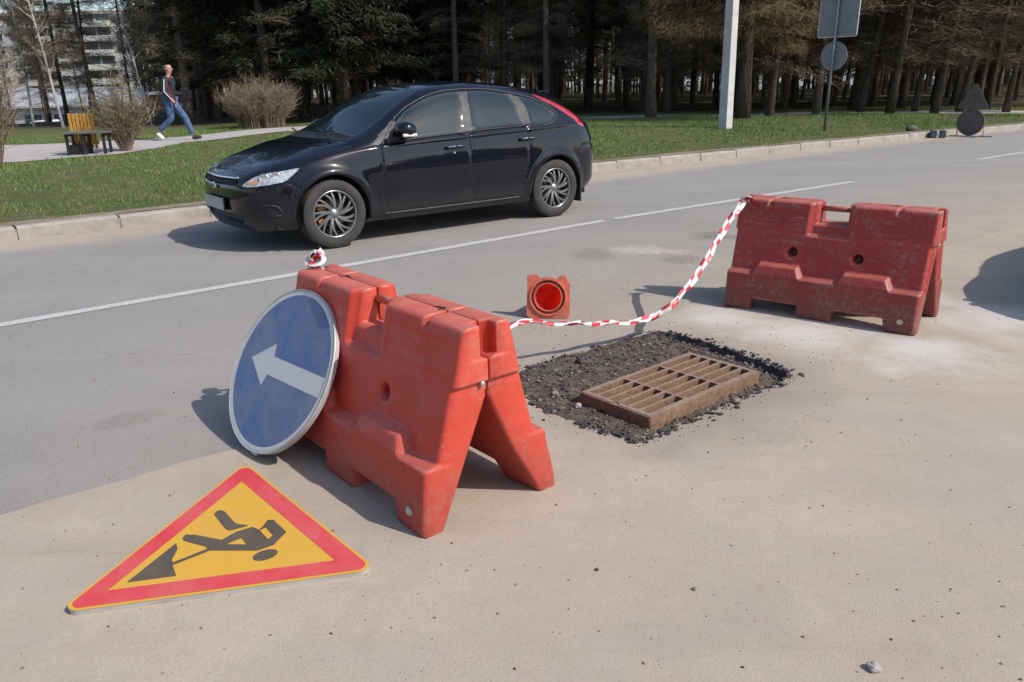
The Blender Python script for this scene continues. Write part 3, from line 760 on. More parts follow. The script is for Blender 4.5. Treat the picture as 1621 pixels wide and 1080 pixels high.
# thin park lamp deep in the wood
pl = empty('park_lamp', (-.63, 33.0, float(hz(-.6, 33))), 0, 'thin grey park lamp column standing among the trunks above the car roof', 'lamp post')
mb = MB(); mb.tube([(0, 0, 0), (0, 0, 1.0), (0, 0, 1.02), (0, 0, 4.1)], [.06, .06, .035, .03], 10); mb.build('pole', M_galv, pl, smooth=True)
mb = MB(); mb.lathe([(0, 4.1), (.06, 4.1), (.17, 4.25), (.19, 4.42), (.06, 4.5), (0, 4.5)], 14); mb.build('lantern', M_concrete, pl, smooth=True)
# road sign seen from behind
rs = empty('road_sign', (7.72, 20.15, float(hz(7.7, 20.1))-.02), 0, 'grey backs of a square sign above a round sign on a thin pole', 'road sign'); rs.rotation_euler = (0, math.radians(1.0), 0)
mb = MB(); mb.tube([(0, 0, 0), (0, 0, 3.35)], .032, 12); mb.build('pole', M_galv, rs, smooth=True)
SA = math.radians(-50)   # plate's facing
R4 = Matrix.Rotation(SA, 4, 'Z')
def plate_M(z, y=.06): return R4 @ Matrix.Translation((0, y, z)) @ Matrix.Rotation(PI/2, 4, 'X')
def rrect(w, h, r, k=4):
    o = []
    for cx, cy, a0 in ((w/2-r, h/2-r, 0), (-w/2+r, h/2-r, 90), (-w/2+r, -h/2+r, 180), (w/2-r, -h/2+r, 270)):
        for i in range(k+1): a = math.radians(a0+90*i/k); o.append((cx+r*math.cos(a), cy+r*math.sin(a)))
    return o
mb = MB(); mb.prism([(x+.02, y) for x, y in rrect(.98, 1.0, .05)], -.006, .006, plate_M(2.66)); mb.build('square_plate', M_signback, rs)
mb = MB(); o_ = rrect(.98, 1.0, .05); i_ = rrect(.95, .97, .04); M_ = plate_M(2.66)
V = [M_ @ Vector((x+.02, y, z)) for z in (.008, .024) for L_ in (o_, i_) for x, y in L_]; n = len(o_)
mb.add(V, [(i, (i+1) % n, 2*n+(i+1) % n, 2*n+i) for i in range(n)]+[(n+i, n+(i+1) % n, 3*n+(i+1) % n, 3*n+i) for i in range(n)]+[(2*n+i, 2*n+(i+1) % n, 3*n+(i+1) % n, 3*n+i) for i in range(n)])
mb.build('square_rim', M_signrim, rs)
mb = MB(); mb.lathe([(0, .0), (.325, .0), (.33, .0), (.335, .022), (.325, .022), (.32, .008), (0, .008)], 40, plate_M(1.74)); mb.build('round_plate', M_signback, rs, smooth=True, auto=.5)
for z in (2.3, 3.0, 1.62, 1.88):
    mb = MB(); mb.box(tuple(R4 @ Vector((0, .03, z))), (.30, .03, .035), rot=SA); mb.build('bracket', M_galv, rs)

# portable works sign standing at the far kerb, seen from its dark back
M_darkback = simple('shade_toned_sign_back', (.085, .078, .068), .8, var=.3, scale=8)  # shade on the sign backs is put into this dark base colour
M_darkgreen = simple('dark_green_box', (.035, .06, .06), .6)
ps = empty('portable_road_sign', (10.95, 19.60, 0), 0, 'dark backs of a triangle above a disc on a portable frame by the far kerb', 'road sign')
PA = math.radians(-48); R4 = Matrix.Rotation(PA, 4, 'Z')
mb = MB(); mb.lathe([(0, 0), (.295, 0), (.305, .0), (.305, .025), (.29, .025), (.285, .008), (0, .008)], 40, plate_M(.33, .02)); mb.build('round_plate', M_darkback, ps, smooth=True, auto=.5)
tri = [(-.34, 0), (-.32, -.03), (.32, -.03), (.34, 0), (.03, .53), (-.03, .53)]
mb = MB(); mb.prism(tri, 0, .012, plate_M(.67, .02)); mb.build('triangular_plate', M_darkback, ps, bevel=.004)
mb = MB(); mb.tube([R4 @ Vector((-.30, .05, 0)), R4 @ Vector((-.28, .05, .35))], .008, 6); mb.tube([R4 @ Vector((.30, .05, 0)), R4 @ Vector((.28, .05, .35))], .008, 6)
mb.tube([R4 @ Vector((0, .05, .03)), R4 @ Vector((0, .05, 1.15))], .014, 8); mb.tube([R4 @ Vector((-.45, .05, .012)), R4 @ Vector((.5, .05, .012))], .010, 6)
mb.tube([R4 @ Vector((.2, -.45, .012)), R4 @ Vector((.2, .3, .012))], .010, 6)
mb.build('frame', M_darkback, ps)
bx = empty('tool_box', (10.12, 19.42, 0), -.25, 'small dark green two part box standing by the kerb left of the portable sign', 'box')
for sx in (-.10, .10):
    mb = MB(); mb.box((sx, 0, .09), (.13, .16, .17), taper=.94); mb.build('case', M_darkgreen, bx, bevel=.01)
mb = MB(); mb.box((0, 0, .10), (.06, .10, .12)); mb.build('label_plate', M_frame_w, bx, bevel=.004)
hb = empty('black_bundle', (9.72, 19.9, .14), .2, 'small black bundle lying on top of the kerb by the grass', 'bag')
mb = MB(); mb.lathe([(0, 0), (.10, .0), (.13, .05), (.11, .11), (.05, .14), (0, .145)], 14, Matrix.Diagonal((1.2, .8, 1, 1))); mb.build('sack', M_darkback, hb, smooth=True)

# ================================================================ BENCH
M_yellow = simple('yellow_wood', (.50, .27, .045), .6, var=.25, scale=6, dirt=(.22, .11, .03), dirtamt=.5)
M_orange = simple('orange_wood', (.42, .17, .03), .6, var=.25, scale=6)
M_black = simple('black_metal', (.018, .018, .02), .5)
M_seat = simple('dark_grey_seat', (.11, .115, .12), .5)
bz = float(hz(-8.3, 16.0))+.012
be = empty('park_bench', (-8.22, 16.1, bz), math.radians(8), 'park bench with upright yellow and orange slats and a dark seat on the paved path', 'bench')
s0 = None
for k in range(7):      # upright slats of the back
    if s0 is None: mb = MB(); mb.box((0, 0, .42), (.052, .024, .66)); s0 = mb.build('back_slat', [M_yellow], be, bevel=.005); s_ = s0
    else: s_ = s0.copy(); COL.objects.link(s_); s_.parent = be
    if k in (3, 6):
        s_.data = s_.data.copy(); s_.data.materials[0] = M_orange
    s_.location = (-.205+.068*k, .03, random.uniform(-.01, .01))
for z in (.2, .62): mb = MB(); mb.box((0, .055, z), (.50, .02, .05)); mb.build('rail', M_black, be)
for k in range(4): mb = MB(); mb.box((.14, -.03-.105*k, .405), (.80, .09, .035)); mb.build('seat_board', M_seat, be, bevel=.006)
for x in (-.20, .10, .46):
    for y in (-.32, .02):
        mb = MB(); mb.box((x, y, .19), (.045, .045, .39)); mb.build('leg', M_black, be)
    mb = MB(); mb.box((x, -.16, .365), (.045, .36, .04)); mb.build('seat_bracket', M_black, be)
mb = MB(); mb.box((-.06, -.12, .10), (.32, .26, .16)); mb.build('foot_block', M_black, be, bevel=.01)

# ================================================================ WALKING MAN
M_skin = simple('skin', (.42, .24, .17), .55, var=.1, scale=12)
M_hair = simple('short_grey_hair', (.22, .17, .14), .9)
M_jacket = simple('black_jacket', (.018, .02, .028), .75, var=.3)
M_red = simple('red_piping', (.30, .03, .045), .7); M_white = simple('white_stripe', (.72, .72, .73), .7)
M_jeans = simple('blue_jeans', (.055, .095, .185), .85, var=.4, scale=9, bump=.3)
M_shoe = simple('dark_shoe', (.03, .03, .035), .6)
def skin_obj(name, chains, mat, parent, sub=2):
    """chains: list of (points, radii) ; the first point of later chains may coincide with an earlier point"""
    verts = []; rad = []; edges = []; key = {}
    for P, R_ in chains:
        prev = None
        for p, r in zip(P, R_):
            q = tuple(round(c, 4) for c in p)
            if q not in key: key[q] = len(verts); verts.append(q); rad.append(r)
            i = key[q]
            if prev is not None: edges.append((prev, i))
            prev = i
    me = bpy.data.meshes.new(name); me.from_pydata(verts, edges, []); me.materials.append(mat)
    o = link(bpy.data.objects.new(name, me), parent)
    sk = o.modifiers.new('skin', 'SKIN'); sk.use_smooth_shade = True
    for v, r in zip(me.skin_vertices[0].data, rad): v.radius = (r, r) if not hasattr(r, '__len__') else r
    me.skin_vertices[0].data[0].use_root = True
    if sub: s = o.modifiers.new('smooth', 'SUBSURF'); s.levels = sub; s.render_levels = sub
    return o
# walking towards +x; left side is +y (away from the viewer), his right side faces the camera
zp = float(hz(-8.2, 19.6))+.012
man = empty('person', (-8.02, 20.0, zp), math.radians(3), 'bald man in a black jacket with white stripe and blue jeans striding to the right', 'person')
pel = (0, 0, .93); chest = (.03, 0, 1.28); neck = (.05, 0, 1.46); 
hipR, kneeR, ankR = (0, -.09, .90), (.02, -.10, .50), (-.32, -.10, .22)          # trailing right leg, heel lifted
hipL, kneeL, ankL = (.02, .09, .90), (.28, .09, .52), (.42, .09, .10)            # leading left leg
shR, elR, wrR = (.02, -.19, 1.39), (.0, -.24, 1.12), (.16, -.22, .90)
shL, elL, wrL = (.03, .19, 1.39), (-.06, .24, 1.13), (.02, .22, .89)
body = skin_obj('body', [
  ([pel, (.01, 0, 1.08), chest, (.04, 0, 1.40), neck], [.12, .115, .13, .10, .056]),
  ([(.04, 0, 1.40), shR, elR, wrR, (.19, -.215, .85)], [.10, .055, .042, .028, .034]),
  ([(.04, 0, 1.40), shL, elL, wrL, (.05, .215, .83)], [.10, .055, .042, .028, .034]),
  ([pel, hipR, kneeR, ankR], [.12, .085, .055, .038]), ([pel, hipL, kneeL, ankL], [.12, .085, .055, .038]),
  ([neck, (.062, 0, 1.515), (.088, 0, 1.565), (.078, 0, 1.625), (.062, 0, 1.68), (.055, 0, 1.72)], [.056, .056, .066, .088, .094, .06])], M_skin, man)
def fingers(w, d):
    w = Vector(w); ch = []
    for k, L in enumerate((.065, .075, .07, .055)):
        b0 = w+Vector((.012, -.03+.02*k, -.02)); ch.append(([b0, b0+Vector((.01, 0, -.4*L)), b0+Vector((.004, 0, -L))], [.011, .010, .008]))
    b0 = w+Vector((.03, 0, .03)); ch.append(([b0, b0+Vector((.03, 0, -.02)), b0+Vector((.04, 0, -.05))], [.013, .012, .009]))
    return ch
for nm, w in (('right', (.19, -.215, .85)), ('left', (.05, .215, .83))):
    for c in fingers(w, 1): skin_obj('finger', [c], M_skin, man, 1)
mb = MB(); hd = Vector((.068, 0, 1.635))
mb.tube([hd+Vector((.088, 0, .015)), hd+Vector((.108, 0, -.018)), hd+Vector((.088, 0, -.026))], [.008, .012, .007], 8); mb.build('nose', M_skin, man, smooth=True)
for s in (-1, 1):
    mb = MB(); mb.lathe([(0, -.006), (.028, -.006), (.032, .0), (.026, .01), (0, .006)], 12, Matrix.Translation(hd+Vector((-.012, s*.084, -.005))) @ Matrix.Rotation(PI/2, 4, 'X') @ Matrix.Diagonal((.75, 1.1, 1, 1))); mb.build('ear', M_skin, man, smooth=True)
    mb = MB(); mb.lathe([(0, -.012), (.009, -.007), (.012, 0), (.009, .007), (0, .012)], 10, Matrix.Translation(hd+Vector((.082, s*.032, .012)))); mb.build('eye', M_black, man, smooth=True)
mb = MB(); mb.tube([hd+Vector((.088, -.022, -.05)), hd+Vector((.096, 0, -.05)), hd+Vector((.088, .022, -.05))], .005, 6); mb.build('mouth', M_redbrick, man, smooth=True)
mb = MB(); V = []; F = []    # cropped hair round the back of the head
for i in range(8):
    th = math.radians(70+i*13)
    for j in range(17):
        ph = math.radians(85+j*190/16); V.append(tuple(hd+Vector((-.004+.108*math.cos(ph)*math.sin(th), .098*math.sin(ph)*math.sin(th), .030+.100*math.cos(th)))))
F = [(i*17+j, i*17+j+1, (i+1)*17+j+1, (i+1)*17+j) for i in range(7) for j in range(16)]; mb.add(V, F); mb.build('hair', M_hair, man, smooth=True)
skin_obj('jacket', [([(0, 0, .80), (.005, 0, .98), (.015, 0, 1.12), chest, (.04, 0, 1.40), (.045, 0, 1.465)], [(.155, .165), (.145, .155), .15, .165, .125, .075]),
  ([(.04, 0, 1.40), shR, elR, (.13, -.225, .945)], [.125, .08, .066, .05]), ([(.04, 0, 1.40), shL, elL, (.0, .225, .935)], [.125, .08, .066, .05])], M_jacket, man)
skin_obj('jeans', [([(0, 0, .94), hipR, (.01, -.10, .70), kneeR, ((-.15), -.10, .36), (-.31, -.10, .235)], [.135, .115, .095, .08, .072, .062]),
  ([(0, 0, .94), hipL, (.15, .09, .71), kneeL, (.35, .09, .31), (.415, .09, .12)], [.135, .115, .095, .08, .072, .065])], M_jeans, man)
for nm, a, toe, mt in (('r', Vector(ankR), Vector((-.22, -.10, .035)), M_white), ('l', Vector(ankL), Vector((.62, .09, .06)), M_shoe)):
    heel = a+Vector((-.05, 0, -.04)) if nm == 'r' else Vector((.38, .09, .045))
    skin_obj('shoe', [([heel, heel.lerp(toe, .45), toe], [.05, .052, .036])], mt if nm == 'r' else M_shoe, man)
skin_obj('sleeve_stripe', [([(.03, -.264, 1.40), (.01, -.306, 1.12), (.14, -.276, .95)], [.010, .010, .009])], M_white, man, 1)
skin_obj('red_piping', [([(.075, -.245, 1.36), (.09, -.20, 1.12), (.17, -.14, .90)], [.011, .011, .010])], M_red, man, 1)
# ================================================================ CAR: control net and surface
def car_net():
    cx=[0,.01,.05,.14,.30,.50,.75,1.05,1.4,1.8,2.2,2.6,3.0,3.35,3.65,3.9,4.1,4.23,4.30,4.335,4.34]
    cy=[0,.27,.48,.65,.78,.85,.885,.895,.90,.905,.91,.91,.905,.91,.90,.87,.80,.68,.50,.25,0]
    n=len(cx); c=np.stack([cx,cy],1)
    t=np.gradient(c,axis=0); t[0]=(0,1); t[-1]=(0,-1); t/=np.linalg.norm(t,axis=1)[:,None]
    inw=np.stack([t[:,1],-t[:,0]],1)   # inward
    I=np.arange(n)
    def tab(ks,vs): return np.interp(I,ks,vs)
    z5=tab([0,2,4,5,6,7,8,9,10,11,12,13,14,15,16,17,20],[.73,.735,.775,.81,.86,.905,.94,.972,.995,1.015,1.035,1.055,1.08,1.085,1.08,1.07,1.06])
    in5=tab([0,2,4,5,6,8,12,14,15,16,18,20],[.10,.10,.10,.09,.07,.05,.05,.06,.08,.11,.12,.12])
    z4=tab([0,3,5,6,7,9,12,14,16,20],[.68,.70,.745,.79,.83,.885,.935,.97,.96,.92])
    in4=tab([0,3,5,6,8,12,15,17,20],[.045,.05,.04,.03,.018,.018,.03,.05,.06])
    z3=tab([0,5,8,14,20],[.60,.64,.70,.76,.72]); in3=tab([0,3,6,20],[.01,.01,.0,.0])
    z2=tab([0,5,8,14,20],[.44,.44,.48,.50,.52]); in2=tab([0,3,6,15,20],[0,0,.012,.01,-.01])
    z1=tab([0,4,6,14,16,20],[.29,.29,.30,.31,.36,.38]); in1=tab([0,4,6,14,20],[.02,.02,.025,.025,.0])
    z0=tab([0,4,6,14,16,20],[.20,.20,.20,.21,.26,.28]); in0=tab([0,20],[.08,.08])
    P=np.zeros((n,10,3))
    for k,(z,d) in enumerate([(z0,in0),(z1,in1),(z2,in2),(z3,in3),(z4,in4),(z5,in5)]):
        P[:,k,:2]=c+inw*d[:,None]; P[:,k,2]=z
    P[0,:,1]=0;P[-1,:,1]=0
    top={0:((.10,0,.73),)*4,
     1:((.115,.22,.745),(.12,.14,.75),(.12,.07,.755),(.12,0,.757)),
     2:((.20,.38,.78),(.23,.25,.795),(.24,.12,.80),(.24,0,.803)),
     3:((.31,.50,.815),(.35,.34,.84),(.37,.17,.848),(.375,0,.852)),
     4:((.44,.62,.84),(.49,.43,.875),(.51,.21,.89),(.515,0,.895)),
     5:((.60,.68,.87),(.65,.50,.91),(.67,.26,.93),(.675,0,.935)),
     6:((.80,.74,.905),(.83,.60,.945),(.83,.33,.965),(.83,0,.972)),
     7:((1.10,.78,.94),(1.10,.70,.975),(1.02,.42,.995),(.97,0,1.0)),
     8:((1.41,.81,1.01),(1.43,.735,1.075),(1.36,.45,1.13),(1.27,0,1.135)),
     9:((1.79,.79,1.12),(1.76,.675,1.245),(1.68,.42,1.31),(1.60,0,1.325)),
     10:((2.18,.755,1.22),(2.13,.615,1.392),(2.07,.40,1.44),(2.02,0,1.455)),
     11:((2.6,.745,1.25),(2.6,.605,1.425),(2.6,.40,1.477),(2.6,0,1.493)),
     12:((3.0,.745,1.25),(3.0,.605,1.40),(3.0,.39,1.462),(3.0,0,1.482)),
     13:((3.36,.76,1.22),(3.36,.615,1.352),(3.39,.38,1.425),(3.41,0,1.448)),
     14:((3.66,.77,1.19),(3.66,.62,1.292),(3.74,.36,1.378),(3.77,0,1.402)),
     15:((3.88,.74,1.15),(3.87,.63,1.215),(3.95,.36,1.318),(3.98,0,1.345)),
     16:((4.0,.68,1.11),(3.99,.60,1.14),(4.04,.33,1.20),(4.06,0,1.22)),
     17:((4.07,.56,1.085),(4.07,.48,1.10),(4.10,.25,1.13),(4.12,0,1.14)),
     18:((4.13,.42,1.075),(4.12,.33,1.085),(4.14,.17,1.10),(4.15,0,1.10)),
     19:((4.18,.20,1.065),(4.17,.15,1.07),(4.17,.07,1.075),(4.17,0,1.08)),
     20:((4.22,0,1.06),(4.21,0,1.065),(4.20,0,1.07),(4.19,0,1.075))}
    for i,r in top.items():
        P[i,6:10]=r
    return P
def cr(P,t,axis_n):
    i=np.clip(np.floor(t).astype(int),0,axis_n-2); f=(t-i)
    return i,f
def weights(t,n):
    i,f=cr(None,t,n)
    idx=np.stack([i-1,i,i+1,i+2],-1)
    w=np.stack([-.5*f+f*f-.5*f**3,1-2.5*f*f+1.5*f**3,.5*f+2*f*f-1.5*f**3,-.5*f*f+.5*f**3],-1)
    return idx,w
def surf(P,u,v):
    """u,v arrays; ends handled by extrapolation (u: mirrored in y)"""
    n,m=P.shape[:2]
    E=np.zeros((n+2,m+2,3)); E[1:-1,1:-1]=P
    E[0,1:-1]=P[1]*(1,-1,1); E[-1,1:-1]=P[-2]*(1,-1,1)
    E[:,0]=2*E[:,1]-E[:,2]; E[:,-1]=E[:,-3]*(1,-1,1)
    iu,wu=weights(np.asarray(u,float),n); iv,wv=weights(np.asarray(v,float),m)
    out=np.zeros(np.shape(u)+(3,))
    for a in range(4):
        for b in range(4):
            out+=(wu[...,a]*wv[...,b])[...,None]*E[iu[...,a]+1,iv[...,b]+1]
    return out
# ---- paint and glass
def car_paint():
    m, nt, b = NT('black_car_paint'); g = G(nt)
    z = g.sep()[2]
    dust = g.math('MULTIPLY', g.ramp(z, [(.18, .20), (.45, .02), (1.0, .004)]), g.ramp(g.noise(7, 5, .7), [(.25, .3), (.7, 1)]))
    c = g.mix(dust, (.0045, .0055, .010), (.17, .145, .125)); g.l(c, b.inputs['Base Color'])
    g.l(g.ramp(dust, [(0, .22), (.3, .7)]), b.inputs['Roughness'])
    b.inputs['Coat Weight'].default_value = .75; b.inputs['Coat Roughness'].default_value = .045; b.inputs['Specular IOR Level'].default_value = .06
    return m
M_paint = car_paint()
M_glass = simple('tinted_car_glass', (.010, .020, .024), .03, var=.05, spec=.5, coat=0.); M_glass.node_tree.nodes['Principled BSDF'].inputs['IOR'].default_value = 1.6
M_blacktrim = simple('black_plastic_trim', (.014, .014, .015), .6)
M_pillar = simple('dusty_satin_pillar', (.085, .083, .080), .42, metal=0., var=.3, scale=16)
M_lamp = simple('clear_headlight', (.46, .47, .49), .12, metal=.3, var=.45, scale=26, coat=1.)
M_amber = simple('amber_lens', (.42, .23, .12), .15, coat=1.)
M_taillamp = simple('red_tail_lamp', (.42, .02, .03), .12, coat=1.)
M_chrome = simple('chrome', (.75, .75, .76), .12, metal=1., var=.03)
M_rim = simple('alloy_wheel_silver', (.27, .27, .27), .28, metal=.8, var=.15, scale=20)
M_dark = simple('dark_recess', (.006, .006, .006), .9)
M_pillar.node_tree.nodes['Principled BSDF'].inputs['Specular IOR Level'].default_value = .12
M_plate = simple('number_plate_white', (.34, .34, .33), .5)
M_mirrorglass = simple('indicator_lens', (.55, .53, .5), .1)
M_caliper = simple('rusty_orange_caliper', (.32, .14, .03), .6)

CN = car_net()
# flatten the nose, roof and tail a little towards the measured outline
for i in range(21):
    x = CN[i, :, 0]; z = CN[i, :, 2]
    k = np.interp(x, [0, .3, .9, 1.4, 2.6, 3.2, 3.8, 4.3], [.055, .05, .03, .02, .02, .03, .05, .05])*sstep(.45, .9, z)
    CN[i, :, 2] -= k
    CN[i, :, 0] += .075*np.clip(1-x/.7, 0, 1)
GU, GV = 20*17, 9*14
U, Vv = np.meshgrid(np.linspace(0, 20, GU+1), np.linspace(0, 9, GV+1), indexing='ij')
UV = np.stack([U, Vv], -1)
POLY = {
 'glass_front': [(8.28,5.15),(8.48,6.45),(8.90,6.82),(9.38,6.82),(9.93,6.74),(10.60,6.74),(10.33,5.03),(9.10,4.98)],
 'glass_rear': [(10.80,6.73),(11.43,6.70),(12.02,6.60),(12.20,5.95),(12.28,5.05),(10.57,5.03)],
 'glass_quarter': [(12.40,6.55),(12.88,6.50),(13.38,6.15),(13.66,5.5),(13.35,5.02),(12.83,4.88),(12.50,5.08),(12.52,5.80)],
 'windshield': [(7.42,9.5),(7.35,7.2),(8.0,7.32),(9.0,7.35),(9.78,7.45),(9.86,9.5)],
 'rear_window': [(15.1,9.5),(15.1,7.7),(15.9,7.7),(15.9,9.5)],
 'headlight': [(2.30,2.98),(2.55,3.50),(3.02,4.35),(3.75,4.75),(5.30,4.45),(5.12,4.05),(4.58,3.22),(3.62,3.05)],
 'tail_light': [(13.10,7.15),(13.6,7.05),(14.5,6.65),(15.38,4.95),(15.5,4.3),(15.05,4.4),(14.72,5.15),(13.85,6.25),(13.25,6.75)],
 'pillar_front': [(7.75,4.98),(8.5,4.98),(8.5,5.22),(8.60,6.40),(8.42,6.9),(8.0,6.35)],
 'pillar_mid': [(10.0,5.03),(10.2,6.74),(11.0,6.74),(10.9,5.03)],
 'pillar_rear': [(11.85,6.66),(12.0,5.95),(12.1,5.06),(12.7,5.06),(12.7,5.80),(12.6,6.55)],
 'indicator': [(2.50,3.12),(2.72,3.60),(3.08,3.95),(3.30,3.55),(3.25,3.10)],
 'grille': [(-1,3.15),(2.02,3.15),(2.0,3.75),(1.85,4.05),(-1,4.1)],
 'lower_intake': [(-1,.65),(2.05,.75),(2.25,1.45),(-1,1.5)],
 'cowl_panel': [(7.08,9.5),(7.05,7.3),(7.35,7.2),(7.42,9.5)],
 'hood': [(.12,4.5),(2.2,4.75),(3.6,5.15),(5.3,5.25),(6.8,5.6),(7.0,6.6),(7.06,9.5),(-.5,9.5)],
 'door_front': [(7.95,4.42),(7.95,2.3),(8.0,.7),(10.5,.75),(10.45,2.7),(10.42,4.97),(8.0,4.97)],
 'door_rear': [(10.5,.75),(12.05,.8),(12.18,1.9),(12.38,2.6),(12.32,4.2),(12.34,4.97),(10.42,4.97),(10.45,2.7)],
 'bumper_front': [(-1,-1),(5.1,-1),(5.35,1.6),(5.1,2.75),(4.58,3.15),(3.62,3.0),(2.25,2.95),(2.05,3.1),(-1,3.12)],
 'bumper_rear': [(21,-1),(14.6,-1),(14.55,1.8),(15.0,3.2),(16.5,3.3),(21,3.3)],
}
def inpoly(p, poly):
    x, y = p[..., 0], p[..., 1]; c = np.zeros(x.shape, bool); n = len(poly)
    for i in range(n):
        x1, y1 = poly[i]; x2, y2 = poly[(i+1) % n]
        if y1 == y2: continue
        c ^= ((y1 > y) != (y2 > y)) & (x < (x2-x1)*(y-y1)/(y2-y1)+x1)
    return c
def smooth_poly(P, it=1):      # round the corners a little
    for _ in range(it):
        Q = []
        for i in range(len(P)):
            a, b_ = P[i], P[(i+1) % len(P)]
            Q += [(a[0]*.88+b_[0]*.12, a[1]*.88+b_[1]*.12), (a[0]*.12+b_[0]*.88, a[1]*.12+b_[1]*.88)]
        P = Q
    return P
for k in ('glass_front', 'glass_rear', 'glass_quarter', 'headlight', 'tail_light', 'door_front', 'door_rear', 'hood'): POLY[k] = smooth_poly(POLY[k])
for k in ('pillar_mid', 'pillar_rear', 'pillar_front', 'windshield'): pass
cell = np.array([20/GU, 9/GV]); edge_d = np.full(U.shape, 9.); moved = np.zeros(U.shape, bool)
def nearest(UVa, poly):
    best = np.full(UVa.shape[:-1], 1e9); bp = np.zeros(UVa.shape); n = len(poly)
    q = UVa/cell
    for i in range(n):
        a = np.array(poly[i])/cell; b_ = np.array(poly[(i+1) % n])/cell; ab = b_-a
        t = np.clip(((q-a)@ab)/(ab@ab+1e-12), 0, 1); c = a+t[..., None]*ab; d = np.linalg.norm(q-c, axis=-1); m = d < best
        best = np.where(m, d, best); bp[m] = c[m]
    return best, bp*cell
seamd = np.full(U.shape, 9.)
for k in ('hood', 'door_front', 'door_rear', 'bumper_front', 'bumper_rear', 'headlight', 'tail_light', 'glass_front', 'glass_rear', 'glass_quarter', 'windshield', 'indicator', 'grille', 'lower_intake'):
    d, p = nearest(UV, POLY[k]); near = (d < .5) & ~moved
    near[0, :] = near[-1, :] = False; near[:, -1] = False; near[:, 0] = False
    UV[near] = p[near]; moved |= near
    if k in ('hood', 'door_front', 'door_rear', 'bumper_front', 'bumper_rear'): seamd = np.minimum(seamd, np.where(near, 0, d))
S = surf(CN, UV[..., 0], UV[..., 1])
S[0, :, 1] = 0; S[-1, :, 1] = 0; S[:, -1, 1] = 0
# flared wheel arches and body crease
AX = (.864, 3.504); AR = .352
for ax in AX:
    d = np.hypot(S[..., 0]-ax, S[..., 2]-.325)
    side = (UV[..., 1] < 4.2) & (S[..., 1] > .6)
    S[..., 1] += np.where(side, .022*np.exp(-((d-AR-.02)/.045)**2)*sstep(.1, .4, S[..., 2]), 0)
    near = side & (np.abs(d-AR) < .011)
    f = np.where(near, AR/np.maximum(d, 1e-6), 1)
    S[..., 0] = ax+(S[..., 0]-ax)*f; S[..., 2] = .325+(S[..., 2]-.325)*f
# crease under the window line and a groove along the sill
S[..., 1] += np.where(S[..., 1] > .5, .008*np.exp(-((UV[..., 1]-4.55)/.22)**2)*sstep(6.5, 8.5, UV[..., 0]), 0)
# shut lines
N_ = np.cross(np.gradient(S, axis=0), np.gradient(S, axis=1)); N_ /= np.linalg.norm(N_, axis=-1)[..., None]+1e-9
sgn = np.sign((N_*(S-np.array([2.2, 0, .6]))).sum(-1))[..., None]; N_ *= sgn
S -= N_*(.006*np.exp(-(seamd/.55)**2))[..., None]
def recess(name, dep, soft=1.2):
    global S
    ins = inpoly(UV, POLY[name]); d, _ = nearest(UV, POLY[name]); S = S-N_*(np.where(ins, np.clip(d/soft, 0, 1)*dep, 0))[..., None]
for k in ('glass_front', 'glass_rear', 'glass_quarter'): recess(k, .005, 1.4)
recess('windshield', .004); recess('grille', .05, 1.5); recess('lower_intake', .06, 1.5); recess('headlight', .004); recess('cowl_panel', .02)
ctr = (UV[:-1, :-1]+UV[1:, :-1]+UV[1:, 1:]+UV[:-1, 1:])/4; Sc = (S[:-1, :-1]+S[1:, :-1]+S[1:, 1:]+S[:-1, 1:])/4
lab = np.zeros(ctr.shape[:-1], int); order = ['body', 'hood', 'bumper_front', 'bumper_rear', 'door_front', 'door_rear', 'cowl_panel', 'windshield', 'rear_window', 'pillar_front', 'pillar_mid', 'pillar_rear', 'glass_front', 'glass_rear', 'glass_quarter', 'headlight', 'indicator', 'tail_light', 'grille', 'lower_intake']
for i, k in enumerate(order[1:], 1): lab[inpoly(ctr, POLY[k])] = i
dead = np.zeros(lab.shape, bool)
for ax in AX: dead |= (np.hypot(Sc[..., 0]-ax, Sc[..., 2]-.325) < AR-.002) & (ctr[..., 1] < 4.2) & (Sc[..., 1] > .45)
PM = {'body': M_paint, 'hood': M_paint, 'bumper_front': M_paint, 'bumper_rear': M_paint, 'door_front': M_paint, 'door_rear': M_paint, 'cowl_panel': M_blacktrim, 'windshield': M_glass, 'rear_window': M_glass,
      'pillar_front': M_pillar, 'pillar_mid': M_pillar, 'pillar_rear': M_pillar, 'glass_front': M_glass, 'glass_rear': M_glass, 'glass_quarter': M_glass, 'headlight': M_lamp, 'indicator': M_amber, 'tail_light': M_taillamp, 'grille': M_blacktrim, 'lower_intake': M_blacktrim}
PN = {'door_front': 'door', 'door_rear': 'door', 'pillar_front': 'window_pillar', 'pillar_mid': 'window_pillar', 'pillar_rear': 'window_pillar', 'glass_front': 'side_window', 'glass_rear': 'side_window', 'glass_quarter': 'quarter_window', 'bumper_front': 'front_bumper', 'bumper_rear': 'rear_bumper', 'windshield': 'windscreen'}
ccx, ccy, cyaw = -2.807-.01, 7.609, .639
car = empty('parked_car', (ccx, ccy, 0), cyaw, 'black five door hatchback on the far lane of the road beside the verge', 'car')
nu, nv = S.shape[:2]; idx = np.arange(nu*nv).reshape(nu, nv)
